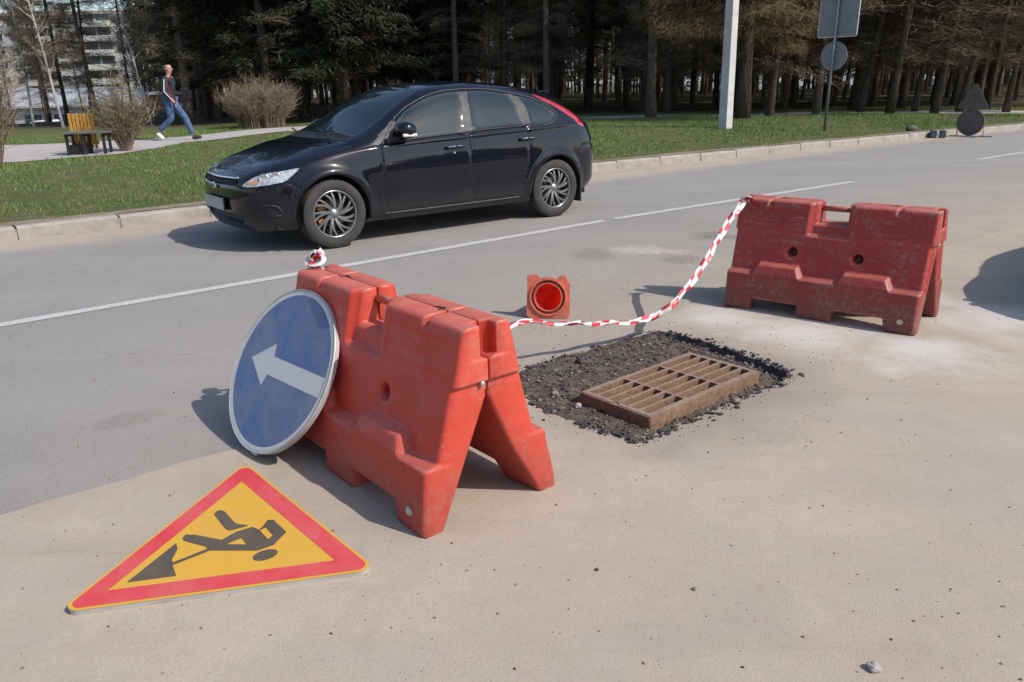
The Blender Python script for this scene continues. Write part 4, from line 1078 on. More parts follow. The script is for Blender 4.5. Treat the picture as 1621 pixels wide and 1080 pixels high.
def patch(k, side, merged=False):
    m = (lab == order.index(k)) & ~dead
    F = np.stack([idx[:-1, :-1][m], idx[1:, :-1][m], idx[1:, 1:][m], idx[:-1, 1:][m]], -1)
    V = S.reshape(-1, 3)*np.array([1, 1 if side > 0 else -1, 1]); u, inv = np.unique(F, return_inverse=True); F = inv.reshape(F.shape)
    V = V[u]
    # orient outward
    p = V[F[:, 0]]; nrm = np.cross(V[F[:, 2]]-V[F[:, 0]], V[F[:, 3]]-V[F[:, 1]])
    if ((nrm*(p-np.array([2.2, 0, .6]))).sum(-1)).sum() < 0: F = F[:, ::-1].copy()
    return V, F
partobj = {}
for k in order:
    both = k in ('body', 'hood', 'bumper_front', 'bumper_rear', 'cowl_panel', 'windshield', 'rear_window', 'grille', 'lower_intake')
    if both:
        (V1, F1), (V2_, F2_) = patch(k, -1), patch(k, 1)
        if not len(F1): continue
        V = np.concatenate([V1, V2_]); F = np.concatenate([F1, F2_+len(V1)])
        o = npmesh(PN.get(k, k), V, F, PM[k], parent=car)
        bm = bmesh.new(); bm.from_mesh(o.data); bmesh.ops.remove_doubles(bm, verts=bm.verts, dist=.0004)
        if k == 'body': bmesh.ops.dissolve_degenerate(bm, edges=bm.edges, dist=1e-5)
        bm.to_mesh(o.data); bm.free(); partobj[k] = o
    else:
        for s in (-1, 1):
            V, F = patch(k, s)
            if len(F): partobj[(k, s)] = npmesh(PN.get(k, k), V, F, PM[k], parent=car)
CS = {}
def cpt(u, v, s=-1, off=0.):
    p = surf(CN, np.array([u]), np.array([v]))[0]; q = surf(CN, np.array([u+.05]), np.array([v]))[0]; r = surf(CN, np.array([u]), np.array([v+.05]))[0]
    n = np.cross(q-p, r-p); n /= np.linalg.norm(n)+1e-9
    if (n*(p-np.array([2.2, 0, .6]))).sum() < 0: n = -n
    p = p+n*off; return Vector((p[0], p[1]*(-1 if s < 0 else 1), p[2]))
for s in (-1, 1):
    # thin bright line round the side windows
    loop = [(8.0, 5.0), (8.28, 6.25), (8.55, 6.85), (9.05, 6.98), (9.9, 6.88), (10.7, 6.86), (11.5, 6.84), (12.3, 6.72), (12.9, 6.62), (13.42, 6.25), (13.74, 5.5), (13.4, 4.92), (12.8, 4.76)]
    P = [];
    for a, b_ in zip(loop[:-1], loop[1:]):
        P += [cpt(a[0]+(b_[0]-a[0])*j/4, a[1]+(b_[1]-a[1])*j/4, s, .003) for j in range(4)]
    mb = MB(); mb.tube(P, .006, 6); mb.build('window_trim', M_pillar if True else M_chrome, car, smooth=True)
    mb = MB(); mb.tube([cpt(8.2+j*(12.4-8.2)/16, 4.96, s, .002) for j in range(17)], .009, 6); mb.build('window_seal', M_blacktrim, car, smooth=True)
    # sill strip
    mb = MB(); mb.tube([cpt(7.95+j*(12.0-7.95)/12, .72+.0*j, s, .004) for j in range(13)], .007, 6); mb.build('sill_strip', M_pillar, car, smooth=True)
    # amber corner in the headlight and inner reflectors
    hl = partobj.get(('headlight', s))
    V, F = patch('headlight', s)
    for (u, v, r) in ((3.55, 3.85, .040), (4.15, 3.98, .036)):
        M_ = Matrix.Translation(cpt(u, v, s, .0035)) @ Vector((-.55, s*.85, .12)).to_track_quat('Z', 'Y').to_matrix().to_4x4()
        mb = MB(); mb.lathe([(0, -.012), (r*.5, -.010), (r*.9, -.001), (r, .0), (r*1.08, -.004)], 20, M_); mb.build('reflector', M_chrome, hl, smooth=True)
    # handles
    for dk, (u0, u1, v) in (('door_front', (9.68, 10.22, 3.72)), ('door_rear', (12.0, 12.5, 3.74))):
        d = partobj[(dk, s)]; a = cpt(u0, v, s, .03); b_ = cpt(u1, v, s, .03)
        mb = MB(); mb.tube([cpt(u0, v, s, .0), a.lerp(b_, .08), a.lerp(b_, .5)+Vector((0, s*.008, 0)), a.lerp(b_, .92), cpt(u1, v, s, 0)], [.012, .017, .018, .017, .012], 8); mb.build('handle', M_paint, d, smooth=True)
        mb = MB(); mb.tube([a.lerp(b_, .08)+Vector((0, s*.012, .009)), a.lerp(b_, .92)+Vector((0, s*.012, .009))], .008, 6); mb.build('handle_strip', M_chrome, d, smooth=True)
    mb = MB(); mb.lathe([(0, .004), (.010, .004), (.012, 0)], 12, Matrix.Translation(cpt(9.95, 3.42, s, .0)) @ Matrix.Rotation(PI/2*(1 if s < 0 else -1), 4, 'X')); mb.build('lock', M_chrome, partobj[('door_front', s)], smooth=True)
    # mirror
    c = cpt(8.55, 5.25, s, .10)+Vector((.0, s*.0, .035)); mi = MB()
    prof = [(0, -.13), (.05, -.125), (.085, -.08), (.095, 0), (.085, .07), (.05, .10), (0, .105)]
    mi.lathe(prof, 20, Matrix.Translation(c) @ Matrix.Rotation(PI/2, 4, 'X') @ Matrix.Diagonal((1.0, .82, -s*1.0, 1)))
    mo = mi.build('wing_mirror', M_paint, car, smooth=True)
    mb = MB(); mb.tube([cpt(8.12, 5.05, s, 0), c+Vector((-.0, -s*.07, -.05))], [.03, .025], 8); mb.build('mirror_stalk', M_blacktrim, mo, smooth=True)
    mb = MB(); mb.box(c+Vector((.0, s*.085, -.045)), (.15, .03, .03)); mb.build('mirror_indicator', M_mirrorglass, mo, bevel=.01)
    # fog lamp recess
    mb = MB(); P = [cpt(u, v, s, .003) for u, v in ((3.15, 1.92), (3.7, 2.02), (4.1, 1.93), (4.4, 1.42))]; mb.tube(P, .010, 6)
    mb.tube([cpt(u, v, s, .002) for u, v in ((3.35, 1.42), (3.9, 1.40), (4.4, 1.42))], .007, 6); mb.build('fog_lamp_trim', M_blacktrim, car, smooth=True)
    # mud flap behind the rear wheel
    mb = MB(); mb.box((3.86, s*.80, .27), (.018, .20, .26)); mb.build('mud_flap', M_blacktrim, car, bevel=.004)
    # inner arch
    for ax in AX:
        mb = MB(); V = []; nA = 20
        for j in range(nA+1):
            a = math.radians(-14+208*j/nA)
            for y in (.895, .55): V.append((ax+(AR+.004)*math.cos(a), s*y, .325+(AR+.004)*math.sin(a)))
        V += [(ax, s*.55, .325)]
        mb.add(V, [(2*j, 2*j+1, 2*j+3, 2*j+2) for j in range(nA)]+[(2*j+1, 2*j+3, len(V)-1) for j in range(nA)]); mb.build('wheel_arch_liner', M_dark, car, smooth=True)
mb = MB(); mb.box((2.2, 0, .24), (3.7, 1.5, .06)); mb.build('underbody', M_dark, car)
# emblem, chrome bars, plate
mb = MB(); mb.lathe([(0, .012), (.052, .010), (.060, 0)], 28, Matrix.Translation((.066, 0, .585)) @ Matrix.Rotation(-PI/2, 4, 'Y') @ Matrix.Diagonal((.48, 1.1, 1, 1))); eb = mb.build('emblem', M_chrome, car, smooth=True)
mb = MB(); mb.lathe([(0, .0145), (.044, .013)], 24, Matrix.Translation((.066, 0, .585)) @ Matrix.Rotation(-PI/2, 4, 'Y') @ Matrix.Diagonal((.42, 1.1, 1, 1))); mb.build('emblem_field', simple('emblem_blue', (.03, .06, .22), .2, coat=1), eb, smooth=True)
mb = MB(); mb.tube([cpt(u, 4.12, s_, .006) for s_, u in [(-1, 1.9), (-1, 1.4), (-1, .9), (-1, .4)]]+[cpt(0, 4.12, 1, .006)]+[cpt(u, 4.12, 1, .006) for u in (.4, .9, 1.4, 1.9)], .010, 8); mb.build('grille_strip', M_chrome, car, smooth=True)
for v in (3.35, 3.6, 3.85):
    mb = MB(); mb.tube([cpt(u, v, -1, -.022) for u in (1.85, 1.4, .9, .4)]+[cpt(0, v, 1, -.022)]+[cpt(u, v, 1, -.022) for u in (.4, .9, 1.4, 1.85)], .006, 6); mb.build('grille_bar', M_blacktrim, car, smooth=True)
mb = MB(); mb.box((.056, 0, .425), (.012, .54, .125)); pf = mb.build('plate_frame', M_blacktrim, car, bevel=.004)
mb = MB(); mb.box((.048, 0, .427), (.006, .515, .108)); mb.build('number_plate', M_plate, pf, bevel=.002)
for y in (.20, -.13, 0.03): mb = MB(); mb.box((.135, y, .245), (.02, .035, .02)); mb.build('intake_clip', M_taillamp if y < 0 else M_chrome, car)
for a, b_ in (((1.02, -.55, .985), (1.16, .05, 1.045)), ((1.00, .12, .99), (1.14, .62, 1.03))):
    mb = MB(); mb.tube([a, ((a[0]+b_[0])/2-.01, (a[1]+b_[1])/2, (a[2]+b_[2])/2+.018), b_], .008, 6); mb.build('wiper', M_blacktrim, car, smooth=True)
mb = MB(); mb.box((3.72, 0, 1.338), (.16, .84, .018)); mb.build('roof_spoiler', M_paint, car, bevel=.012)
# wheels
def make_wheel(x, s, front):
    w = None; M0 = Matrix.Translation((x, s*.795, .317)) @ Matrix.Rotation(PI/2 if s < 0 else -PI/2, 4, 'X')
    mb = MB(); R_ = .317
    mb.lathe([(.205, -.09), (.24, -.100), (.285, -.098), (.308, -.085), (R_, -.05), (R_, .05), (.308, .083), (.290, .094), (.262, .099), (.240, .096), (.225, .090), (.218, .078), (.205, .06)], 56, M0, closed=True)
    w = mb.build('wheel', M_tyre, car, smooth=True, auto=.6)
    for k in range(0, 3):
        mb = MB(); q = -.032+.032*k; mb.lathe([(R_-.004, q-.003), (R_+.0008, q-.003), (R_+.0008, q+.003), (R_-.004, q+.003)], 56, M0); mb.build('tread_rib', M_tyre, w)
    mb = MB(); mb.lathe([(.218, .084), (.212, .088), (.204, .082), (.198, .055), (.190, -.05)], 56, M0); mb.lathe([(.218, .084), (.2215, .080), (.219, .07)], 56, M0)
    rim = mb.build('rim', M_rim, w, smooth=True)
    mb = MB(); mb.lathe([(0, -.02), (.205, -.02), (.205, -.06)], 40, M0); mb.build('wheel_inside', M_dark, w)
    mb = MB(); mb.lathe([(0, .0), (.135, .0), (.135, -.012)], 32, M0); mb.build('brake_disc', simple('brake_disc', (.10, .09, .085), .5, metal=.6), w)
    if front:
        mb = MB(); 
        for aa in (205, 180, 155): mb.box(Vector((math.cos(math.radians(aa))*.135, math.sin(math.radians(aa))*.135, .018)), (.055, .04, .03), rot=math.radians(aa))
        mb.v = [tuple(M0 @ Vector(v)) for v in mb.v]; mb.build('brake_caliper', M_caliper, w, bevel=.005)
    NS = 9
    for k in range(NS):       # nine split, swept spokes
        mb = MB()
        for br in (-1, 1):
            P = []; wd = []
            for j in range(7):
                f = j/6; r = .040+f*.165; a = 2*PI*k/NS+ .42*f+br*(.02+.145*f**1.2); P.append((r*math.cos(a), r*math.sin(a), .062+.012*math.sin(f*3)-.0*f)); wd.append(.0105*(1.15-.35*f))
            V = []; F = []
            for j, (p, q) in enumerate(zip(P, wd)):
                d = Vector(P[min(j+1, 6)])-Vector(P[max(j-1, 0)]); sd_ = Vector((-d.y, d.x, 0)).normalized()*q
                p = Vector(p); V += [M0 @ (p+sd_), M0 @ (p-sd_), M0 @ (p-sd_*1.1-Vector((0, 0, .03))), M0 @ (p+sd_*1.1-Vector((0, 0, .03)))]
            F = [(4*j+i, 4*j+(i+1) % 4, 4*j+4+(i+1) % 4, 4*j+4+i) for j in range(6) for i in range(4)]+[(0, 1, 2, 3), (24, 25, 26, 27)]
            mb.add(V, F)
        mb.build('spoke', M_rim, w, bevel=.002, bseg=1)
    mb = MB(); mb.lathe([(0, .074), (.030, .072), (.040, .062), (.062, .056), (.066, .03)], 24, M0); mb.build('hub_cap', M_rim, w, smooth=True)
    return w
for x in AX:
    for s in (-1, 1): make_wheel(x, s, x < 1)

# a second car stands just outside the picture on the right; only its shadow is seen
c2 = copy_tree(car); c2.location = (3.80, 3.96, 0); c2.rotation_euler.z = RA-.02
for q_ in list(c2.children):
    if q_.name.startswith('wing_mirror'):
        for r_ in list(q_.children): bpy.data.objects.remove(r_)
        bpy.data.objects.remove(q_)
c2['label'] = 'black hatchback outside the right edge whose rounded shadow falls on the dusty ground'
# ================================================================ PLASTIC BARRIERS
def red_plastic(name, base, dirt_amt, low):
    m, nt, b = NT(name); g = G(nt); z = g.sep()[2]
    c = g.mix(g.ramp(g.noise(3.5, 5, .6), [(.3, 0), (.7, 1)]), tuple(q*.86 for q in base), base)
    nrm = g.n('ShaderNodeNewGeometry').outputs['Normal']; nz = g.sep(nrm)[2]
    # chalky dust settles on ledges, grime sits low; scuffs anywhere
    d = g.math('MULTIPLY', g.ramp(nz, [(.40, 0), (.90, .55)]), g.ramp(g.noise(22, 5, .75), [(.3, .2), (.65, 1)]))
    c = g.mix(d, c, (.46, .19, .14))
    sc = g.ramp(g.noise(1, 7, .8, vec=g.mapping(scale=(7, 7, 30))), [(.55, 0), (.72, dirt_amt*.55)])
    c = g.mix(sc, c, (.42, .20, .155))
    lowm = g.math('MULTIPLY', g.ramp(z, [(.0, low*.9), (.10, low*.7), (.30, 0)]), g.ramp(g.noise(7, 5, .7), [(.3, .35), (.6, 1)]))
    c = g.mix(lowm, c, (.095, .062, .052))
    sp = g.math('MULTIPLY', g.ramp(g.noise(34, 5, .8), [(.51, 0), (.60, 1)]), g.ramp(g.noise(4.0, 4, .6), [(.45, 0), (.60, dirt_amt*.75)]))
    c = g.mix(sp, c, (.25, .145, .125))
    scr = g.ramp(g.noise(1, 3, .5, vec=g.mapping(rot=(0, .5, .3), scale=(4, 60, 60))), [(.70, 0), (.74, .55*dirt_amt)])
    c = g.mix(scr, c, (.50, .30, .24))
    po = g.n('ShaderNodeNewGeometry').outputs['Pointiness']; ew = g.math('MULTIPLY', g.ramp(po, [(.52, 0), (.58, .6)]), g.ramp(g.noise(20, 4, .7), [(.35, .15), (.6, 1)]))
    c = g.mix(ew, c, (.50, .21, .15))
    g.l(c, b.inputs['Base Color']); g.l(g.ramp(g.noise(12, 4, .6), [(.3, .38), (.7, .58)]), b.inputs['Roughness'])
    b.inputs['Specular IOR Level'].default_value = .4; b.inputs['Subsurface Weight'].default_value = .0
    g.l(g.bump(g.math('ADD', g.noise(9, 3, .5), g.math('MULTIPLY', g.noise(120, 3, .6), .12)), .25, .008), b.inputs['Normal']); return m
M_red1 = red_plastic('weathered_red_plastic', (.53, .047, .028), .6, .6)
M_red2 = red_plastic('grimy_red_plastic', (.32, .034, .027), 1.0, 1.0)
BL, BH = 1.2, .692
def barrier_arrays():
    st = .0066; ns = int(BL/st)+1; nz_ = int((BH)/st)+1
    s = np.linspace(-.602, .602, ns); z = np.linspace(-.002, BH+.002, nz_); Sg, Zg = np.meshgrid(s, z, indexing='ij')
    def dist(S, Z):
        A = np.abs(S)
        send = np.where(Z > .495, .600, .586)
        d = np.minimum(send-A, BH-Z); d = np.minimum(d, Z)
        # notch with a slanted shoulder for the grip
        dn = np.maximum(np.maximum(A-(.092-.0*(Z-.56)), .565-Z), -9); d = np.minimum(d, dn)
        d = np.minimum(d, np.maximum(np.abs(A-.385)-.010, .660-Z))          # strap grooves in the top
        gapw = np.maximum(np.maximum(.112+.25*(.075-np.maximum(Z, 0))*-.4-A, A-.398-.22*(.075-np.maximum(Z, 0))), Z-.075); d = np.minimum(d, gapw)
        d = np.minimum(d, np.hypot(A-.20, Z-.385)-.027)
        return d
    D = dist(Sg, Zg); e = 1e-3
    for _ in range(2):
        near = np.abs(D) < st*.55
        gx = (dist(Sg+e, Zg)-dist(Sg-e, Zg))/(2*e); gz = (dist(Sg, Zg+e)-dist(Sg, Zg-e))/(2*e); gg = gx*gx+gz*gz+1e-9
        Sg = np.where(near, Sg-D*gx/gg, Sg); Zg = np.where(near, Zg-D*gz/gg, Zg); D = dist(Sg, Zg)
    A = np.abs(Sg)
    ledge = .286-.022*np.clip(Zg/.245, 0, 1)
    body = .212-.27*(Zg-.245); head = .142-.24*(Zg-.5)
    hump = np.clip(np.minimum(np.minimum(A-.105+(.245-Zg)*.55, .425-A-(Zg-.245)*.55), .31-Zg)/.012, 0, 1)*(Zg > .18)
    w_ledge = np.maximum(1-sstep(.236, .250, Zg), hump*(1-sstep(.300, .314, Zg)))
    ledge2 = .264-.45*np.maximum(Zg-.245, 0)
    y = body*(1-w_ledge)+np.where(Zg > .245, ledge2, ledge)*w_ledge
    wh = sstep(.488, .504, Zg)*np.ones_like(y); mid = 1-sstep(.105, .135, A)   # the grip region stays slim
    head = head-.030*mid
    y = y*(1-wh)+head*wh
    # recessed panels on the heads, arrow groove on the face, ribs on the ledge
    pan = np.clip(np.minimum(np.minimum(A-.16, .53-A), np.minimum(Zg-.545, .638-Zg))/.006, 0, 1); y = y-.0045*pan
    for (x0, z0, x1, z1) in ((.40, .44, .47, .375), (.47, .375, .40, .31), (.02, .44, .09, .375)):
        ax_, az = x1-x0, z1-z0; t = np.clip(((A-x0)*ax_+(Zg-z0)*az)/(ax_*ax_+az*az), 0, 1); dd = np.hypot(A-x0-t*ax_, Zg-z0-t*az); y = y-.0016*np.exp(-(dd/.006)**2)
    y = y+.0012*np.exp(-((A-.105)/.012)**2)*(1-sstep(.22, .24, Zg))
    # large dimple on the head as on blow moulded plastic
    y = y-.010*np.exp(-((Sg+.30)/.10)**2-((Zg-.60)/.045)**2)*wh
    inner = np.where(Zg < .44, .196*(1-np.clip(Zg, 0, .44)/.44)+.002, .002)
    slot = np.clip((A-.548)/.006, 0, 1)*np.clip((Zg-.575)/.008, 0, 1); inner = inner+.030*slot
    endrib = np.clip((A-.565)/.01, 0, 1)*np.clip((.46-Zg)/.02, 0, 1)
    d = np.clip(D, 0, .02)/.02; rnd = 1-np.sqrt(np.clip(1-(1-d)**2, 0, 1)); th = np.maximum(y-inner, .01)
    yo = y-np.minimum(.021, th*.45)*rnd; yi = inner+np.where(Zg < .46, np.minimum(.016, th*.4), .004)*rnd
    return Sg, Zg, yo, yi, D, st
BA = barrier_arrays()
def half(sign, mat, parent, warp=None):
    Sg, Zg, yo, yi, D, st = BA; ns, nz_ = Sg.shape
    ins = D > -st*.12; f = ins[:-1, :-1] & ins[1:, :-1] & ins[1:, 1:] & ins[:-1, 1:]
    idx = np.arange(ns*nz_).reshape(ns, nz_); Fo = np.stack([idx[:-1, :-1][f], idx[1:, :-1][f], idx[1:, 1:][f], idx[:-1, 1:][f]], -1)
    n = ns*nz_; Fi = Fo[:, ::-1]+n
    e = np.concatenate([Fo[:, [0, 1]], Fo[:, [1, 2]], Fo[:, [2, 3]], Fo[:, [3, 0]]]); key = np.sort(e, 1); kk = key[:, 0].astype(np.int64)*n+key[:, 1]
    _, inv, c = np.unique(kk, return_inverse=True, return_counts=True); b = e[c[inv] == 1]
    W = np.stack([b[:, 1], b[:, 0], b[:, 0]+n, b[:, 1]+n], -1)
    F = np.concatenate([Fo, Fi, W])
    def pos(y): return np.stack([Sg, -sign*y, Zg], -1).reshape(-1, 3)
    V = np.concatenate([pos(yo), pos(yi)])
    if warp: V = warp(V)
    u, iv = np.unique(F, return_inverse=True); F = iv.reshape(F.shape); V = V[u]
    if sign < 0: F = F[:, ::-1].copy()
    return npmesh('shell', V, F, mat, parent=parent)
M_bolt = simple('zinc_bolt', (.45, .44, .42), .45, metal=.7)
M_stick = simple('grey_sticker', (.42, .39, .36), .7, var=.3, scale=40)
def barrier(x, y, rz, mat, label, warp=None):
    r = empty('plastic_barrier', (x, y, 0), rz, label, 'barrier', 'red plastic A-frame barriers round the pit')
    for s in (1, -1): half(s, mat, r, warp if s < 0 else None)
    mb = MB(); mb.tube([(-.10, 0, .650), (.10, 0, .650)], .017, 12); mb.build('handle', mat, r, smooth=True)
    for sx in (-1, 1):
        mb = MB(); mb.lathe([(0, .010), (.008, .010), (.010, .006), (.010, 0)], 10, Matrix.Translation((sx*.592, -.028, .492)) @ Matrix.Rotation(sx*PI/2, 4, 'Y')); mb.build('hinge_bolt', M_bolt, r, smooth=True)
    mb = MB(); mb.lathe([(0, .006), (.014, .006), (.018, .0)], 10, Matrix.Translation((.50, -.280, .075)) @ Matrix.Rotation(PI/2, 4, 'X')); mb.build('drain_plug', M_stick, r)
    for sx in (-1, 1):
        mb = MB(); mb.tube([(sx*.30, 0, .690), (sx*.345, .012, .6925), (sx*.35, -.02, .692)], .0035, 5); mb.build('strap_slot', M_dark, r)
    return r
def bump_end(V):      # the far leg of the near barrier is pushed out and dented at its foot
    V = V.copy(); k = sstep(.40, .60, V[:, 0])*(1-sstep(.02, .24, V[:, 2])); V[:, 1] += .020*k; V[:, 0] += .01*k; return V
B1 = barrier(-.457, 2.955, -.884, M_red1, 'bright red plastic barrier in the foreground with the round arrow sign leaning on it', bump_end)
B2 = barrier(2.03, 4.96, -.697, M_red2, 'dark grimy red plastic barrier standing beyond the open drain on the right')

# ================================================================ SIGNS IN FRONT
def print_mat(name, col, rough=.35, fade=.18, dirtc=(.42, .36, .30), amt=.35):
    m, nt, b = NT(name); g = G(nt)
    c = g.mix(g.ramp(g.noise(5, 5, .65), [(.35, 0), (.75, amt)]), col, dirtc)
    c = g.mix(g.ramp(g.noise(1, 5, .7, vec=g.mapping(rot=(0, 0, .5), scale=(5, 40, 5))), [(.6, 0), (.75, amt*.8)]), c, tuple(min(1, q*1.3+.08) for q in col))
    g.l(c, b.inputs['Base Color']); b.inputs['Roughness'].default_value = rough; b.inputs['Specular IOR Level'].default_value = .35; return m
M_pyellow = print_mat('sign_yellow', (.56, .31, .03), amt=.28, dirtc=(.42, .30, .14)); M_pred = print_mat('sign_red', (.52, .04, .05), amt=.45, dirtc=(.55, .22, .19))
M_pblack = print_mat('sign_dark_print', (.075, .06, .045), amt=.3, dirtc=(.20, .16, .11)); M_pblue = print_mat('sign_blue', (.045, .10, .26), amt=.9, dirtc=(.20, .205, .225))
M_pwhite = print_mat('sign_white', (.56, .55, .53), amt=.3, dirtc=(.42, .38, .33)); M_rimgrey = simple('sign_rim_zinc', (.48, .48, .46), .45, metal=.35, var=.15, dirt=(.28, .24, .2), dirtamt=.5)
# triangular works sign lying on the dust
V0 = Vector((-1.313, 1.948, .024)); ex = Vector((.978, .209, -.004)).normalized(); nzv = Vector((.015, -.051, .999)).normalized(); ey = nzv.cross(ex)
TM = Matrix(((ex.x, ey.x, nzv.x, V0.x), (ex.y, ey.y, nzv.y, V0.y), (ex.z, ey.z, nzv.z, V0.z), (0, 0, 0, 1)))
ws = empty('warning_sign', (0, 0, 0), 0, 'yellow triangular roadworks sign with red border lying flat on the dusty ground', 'road sign'); ws.matrix_world = TM
def tri_round(inset, r, k=8, side=.905):
    c = Vector((side/2, side*math.sqrt(3)/6)); R_ = side/math.sqrt(3)-2*inset; out = []
    for a0 in (-150, -30, 90):
        d = Vector((math.cos(math.radians(a0)), math.sin(math.radians(a0)))); q = c+d*(R_-2*r)
        for i in range(k+1):
            a = math.radians(a0-60+120*i/k); out.append((q.x+r*math.cos(a), q.y+r*math.sin(a)))
    return out
mb = MB(); o1 = tri_round(0, .032); o2 = tri_round(.012, .027)
mb.prism(o1, -.0015, 0); mb.build('plate', M_pyellow, ws)
mb = MB(); n = len(o1)       # folded aluminium flange under the edge
V = [(x, y, z) for z in (-.0016, -.026) for x, y in tri_round(.0015, .031)]+[(x, y, -.026) for x, y in o2]
mb.add(V, [(i, (i+1) % n, n+(i+1) % n, n+i) for i in range(n)]+[(n+i, n+(i+1) % n, 2*n+(i+1) % n, 2*n+i) for i in range(n)]); mb.build('flange', M_rimgrey, ws, smooth=False)
mb = MB(); ro = tri_round(.009, .026); V2, F2 = tri_fill(ro, [[(.1204, .0745), (.7780, .0745), (.4502, .6390)]]); mb.add([(x, y, .0009) for x, y in V2], F2); mb.build('red_border', M_pred, ws)
SY = {'head': [(.6024,.1553),(.5981,.1442),(.5887,.1343),(.5757,.1269),(.5609,.1233),(.5467,.1239),(.5351,.1286),(.5278,.1368),(.5259,.1471),(.5298,.1582),(.539,.1683),(.5521,.1759),(.5671,.1797),(.5816,.1791),(.5935,.1743),(.6007,.1659)],
'shovel': [(.1662,.1019),(.2785,.2824),(.2883,.2469),(.2805,.1949),(.2904,.151),(.3068,.102)],
'handle': [(.2854,.1749),(.3858,.2289),(.3906,.2147),(.2893,.1616)],
'body': [(.2942,.3071),(.3014,.3251),(.3349,.3151),(.4211,.2666),(.4609,.3037),(.5131,.3213),(.5357,.2994),(.5493,.325),(.5591,.3532),(.5789,.3486),(.6244,.2661),(.5868,.2006),(.539,.1807),(.3844,.2161),(.3754,.2401),(.3019,.2883)],
'leg': [(.3771,.4324),(.3879,.4515),(.408,.4469),(.4563,.3524),(.5026,.3333),(.4408,.3165),(.4269,.3291)]}
HO = {'body': [[(.4364,.2384),(.4832,.2638),(.5022,.2222)], [(.5372,.2956),(.5567,.3089),(.5825,.256),(.5674,.2365)]]}
mb = MB()
for i, (k, p) in enumerate(SY.items()):
    if k != 'handle': p = smooth_poly([p[-1]]+p[:-1], 1) if k in ('leg', 'head') else p
    V2, F2 = tri_fill(p, HO.get(k, ())); mb.add([(x, y, .0009+.0003*i) for x, y in V2], F2)
mb.build('digging_worker_symbol', M_pblack, ws)
# round blue sign leaning on the near barrier
h = Vector((.697, -.717, 0)).normalized(); nn_ = Vector((-.618, -.601, .507)).normalized(); h = (h-nn_*h.dot(nn_)).normalized(); v = nn_.cross(h)
c0 = Vector((-.956, 3.113, .332))
DM = Matrix(((h.x, v.x, nn_.x, c0.x), (h.y, v.y, nn_.y, c0.y), (h.z, v.z, nn_.z, c0.z), (0, 0, 0, 1)))
ds = empty('arrow_sign', (0, 0, 0), 0, 'round blue sign with a white arrow leaning against the near red barrier', 'road sign'); ds.matrix_world = DM
mb = MB(); mb.lathe([(0, -.002), (.335, -.002), (.341, 0), (.347, .004), (.350, 0), (.350, -.018), (.345, -.022), (.338, -.018)], 96); mb.build('rim', M_rimgrey, ds, smooth=True, auto=.6)
mb = MB(); mb.lathe([(.320, .0005), (.339, .0005)], 96); mb.build('white_ring', M_pwhite, ds)
mb = MB(); mb.lathe([(0, .0008), (.322, .0008)], 96); mb.build('blue_field', M_pblue, ds)
arrow = [(-.2346, 0), (-.0880, .092), (-.0735, .040), (.318, .040), (.318, -.040), (-.0735, -.040), (-.0880, -.092)]
mb = MB(); mb.prism(arrow, .0012, .0016); mb.build('white_arrow', M_pwhite, ds)
# low pivot lug at the bottom of the disc
mb = MB(); mb.box((.02, -.345, -.03), (.05, .03, .03)); mb.build('clamp', M_bolt, ds, bevel=.004)

# ================================================================ PIT, RUBBLE, GRATE
def pit_fill():
    m, nt, b = NT('broken_asphalt_fill'); g = G(nt)
    c = g.mix(g.ramp(g.noise(16, 5, .7), [(.35, 0), (.65, 1)]), (.030, .027, .025), (.15, .115, .09))
    c = g.mix(g.ramp(g.voro(120).outputs['Distance'], [(.1, .5), (.5, 0)]), c, (.19, .165, .14))
    g.l(c, b.inputs['Base Color']); b.inputs['Roughness'].default_value = .9; g.l(g.bump(g.noise(90, 5, .8), 1, .012), b.inputs['Normal'])
    st = .013; xs = np.arange(-.08, 1.46, st); ys = np.arange(3.0, 4.66, st); X, Y = np.meshgrid(xs, ys, indexing='ij')
    inn = inpoly(np.stack([X, Y], -1), pit)
    big = np.zeros_like(X, bool)
    for dx in (-2, 0, 2):
        for dy in (-2, 0, 2): big |= inpoly(np.stack([X+dx*st, Y+dy*st], -1), pit)
    edge = np.full(X.shape, 9.)
    for (a, b_) in pit[::2]: edge = np.minimum(edge, np.hypot(X-a, Y-b_))
    Z = np.vectorize(lambda a, b_: mnoise.fractal(Vector((a*9, b_*9, 2)), .9, 2.1, 5))(X, Y)*.014-.010
    Z = Z-.034*np.exp(-(edge/.055)**2)*sstep(.75, 1.0, X-(Y-4.4)*.9)+.006*sstep(.1, .35, edge)
    # heap of old fill at the left
    Z += .020*np.exp(-((X-.38)/.28)**2-((Y-3.95)/.30)**2)
    idx = np.arange(X.size).reshape(X.shape); f = big[:-1, :-1]; F = np.stack([idx[:-1, :-1][f], idx[1:, :-1][f], idx[1:, 1:][f], idx[:-1, 1:][f]], -1)
    V = np.stack([X, Y, Z], -1).reshape(-1, 3); u, iv = np.unique(F, return_inverse=True)
    tag(npmesh('pit_fill', V[u], iv.reshape(F.shape), m), kind='structure'); return xs, ys, Z, st
PX, PY, PZ, PST = pit_fill()
def pz(x, y):
    i = int(np.clip((x-PX[0])/PST, 0, len(PX)-1)); j = int(np.clip((y-PY[0])/PST, 0, len(PY)-1)); return float(PZ[i, j])
ICO = None
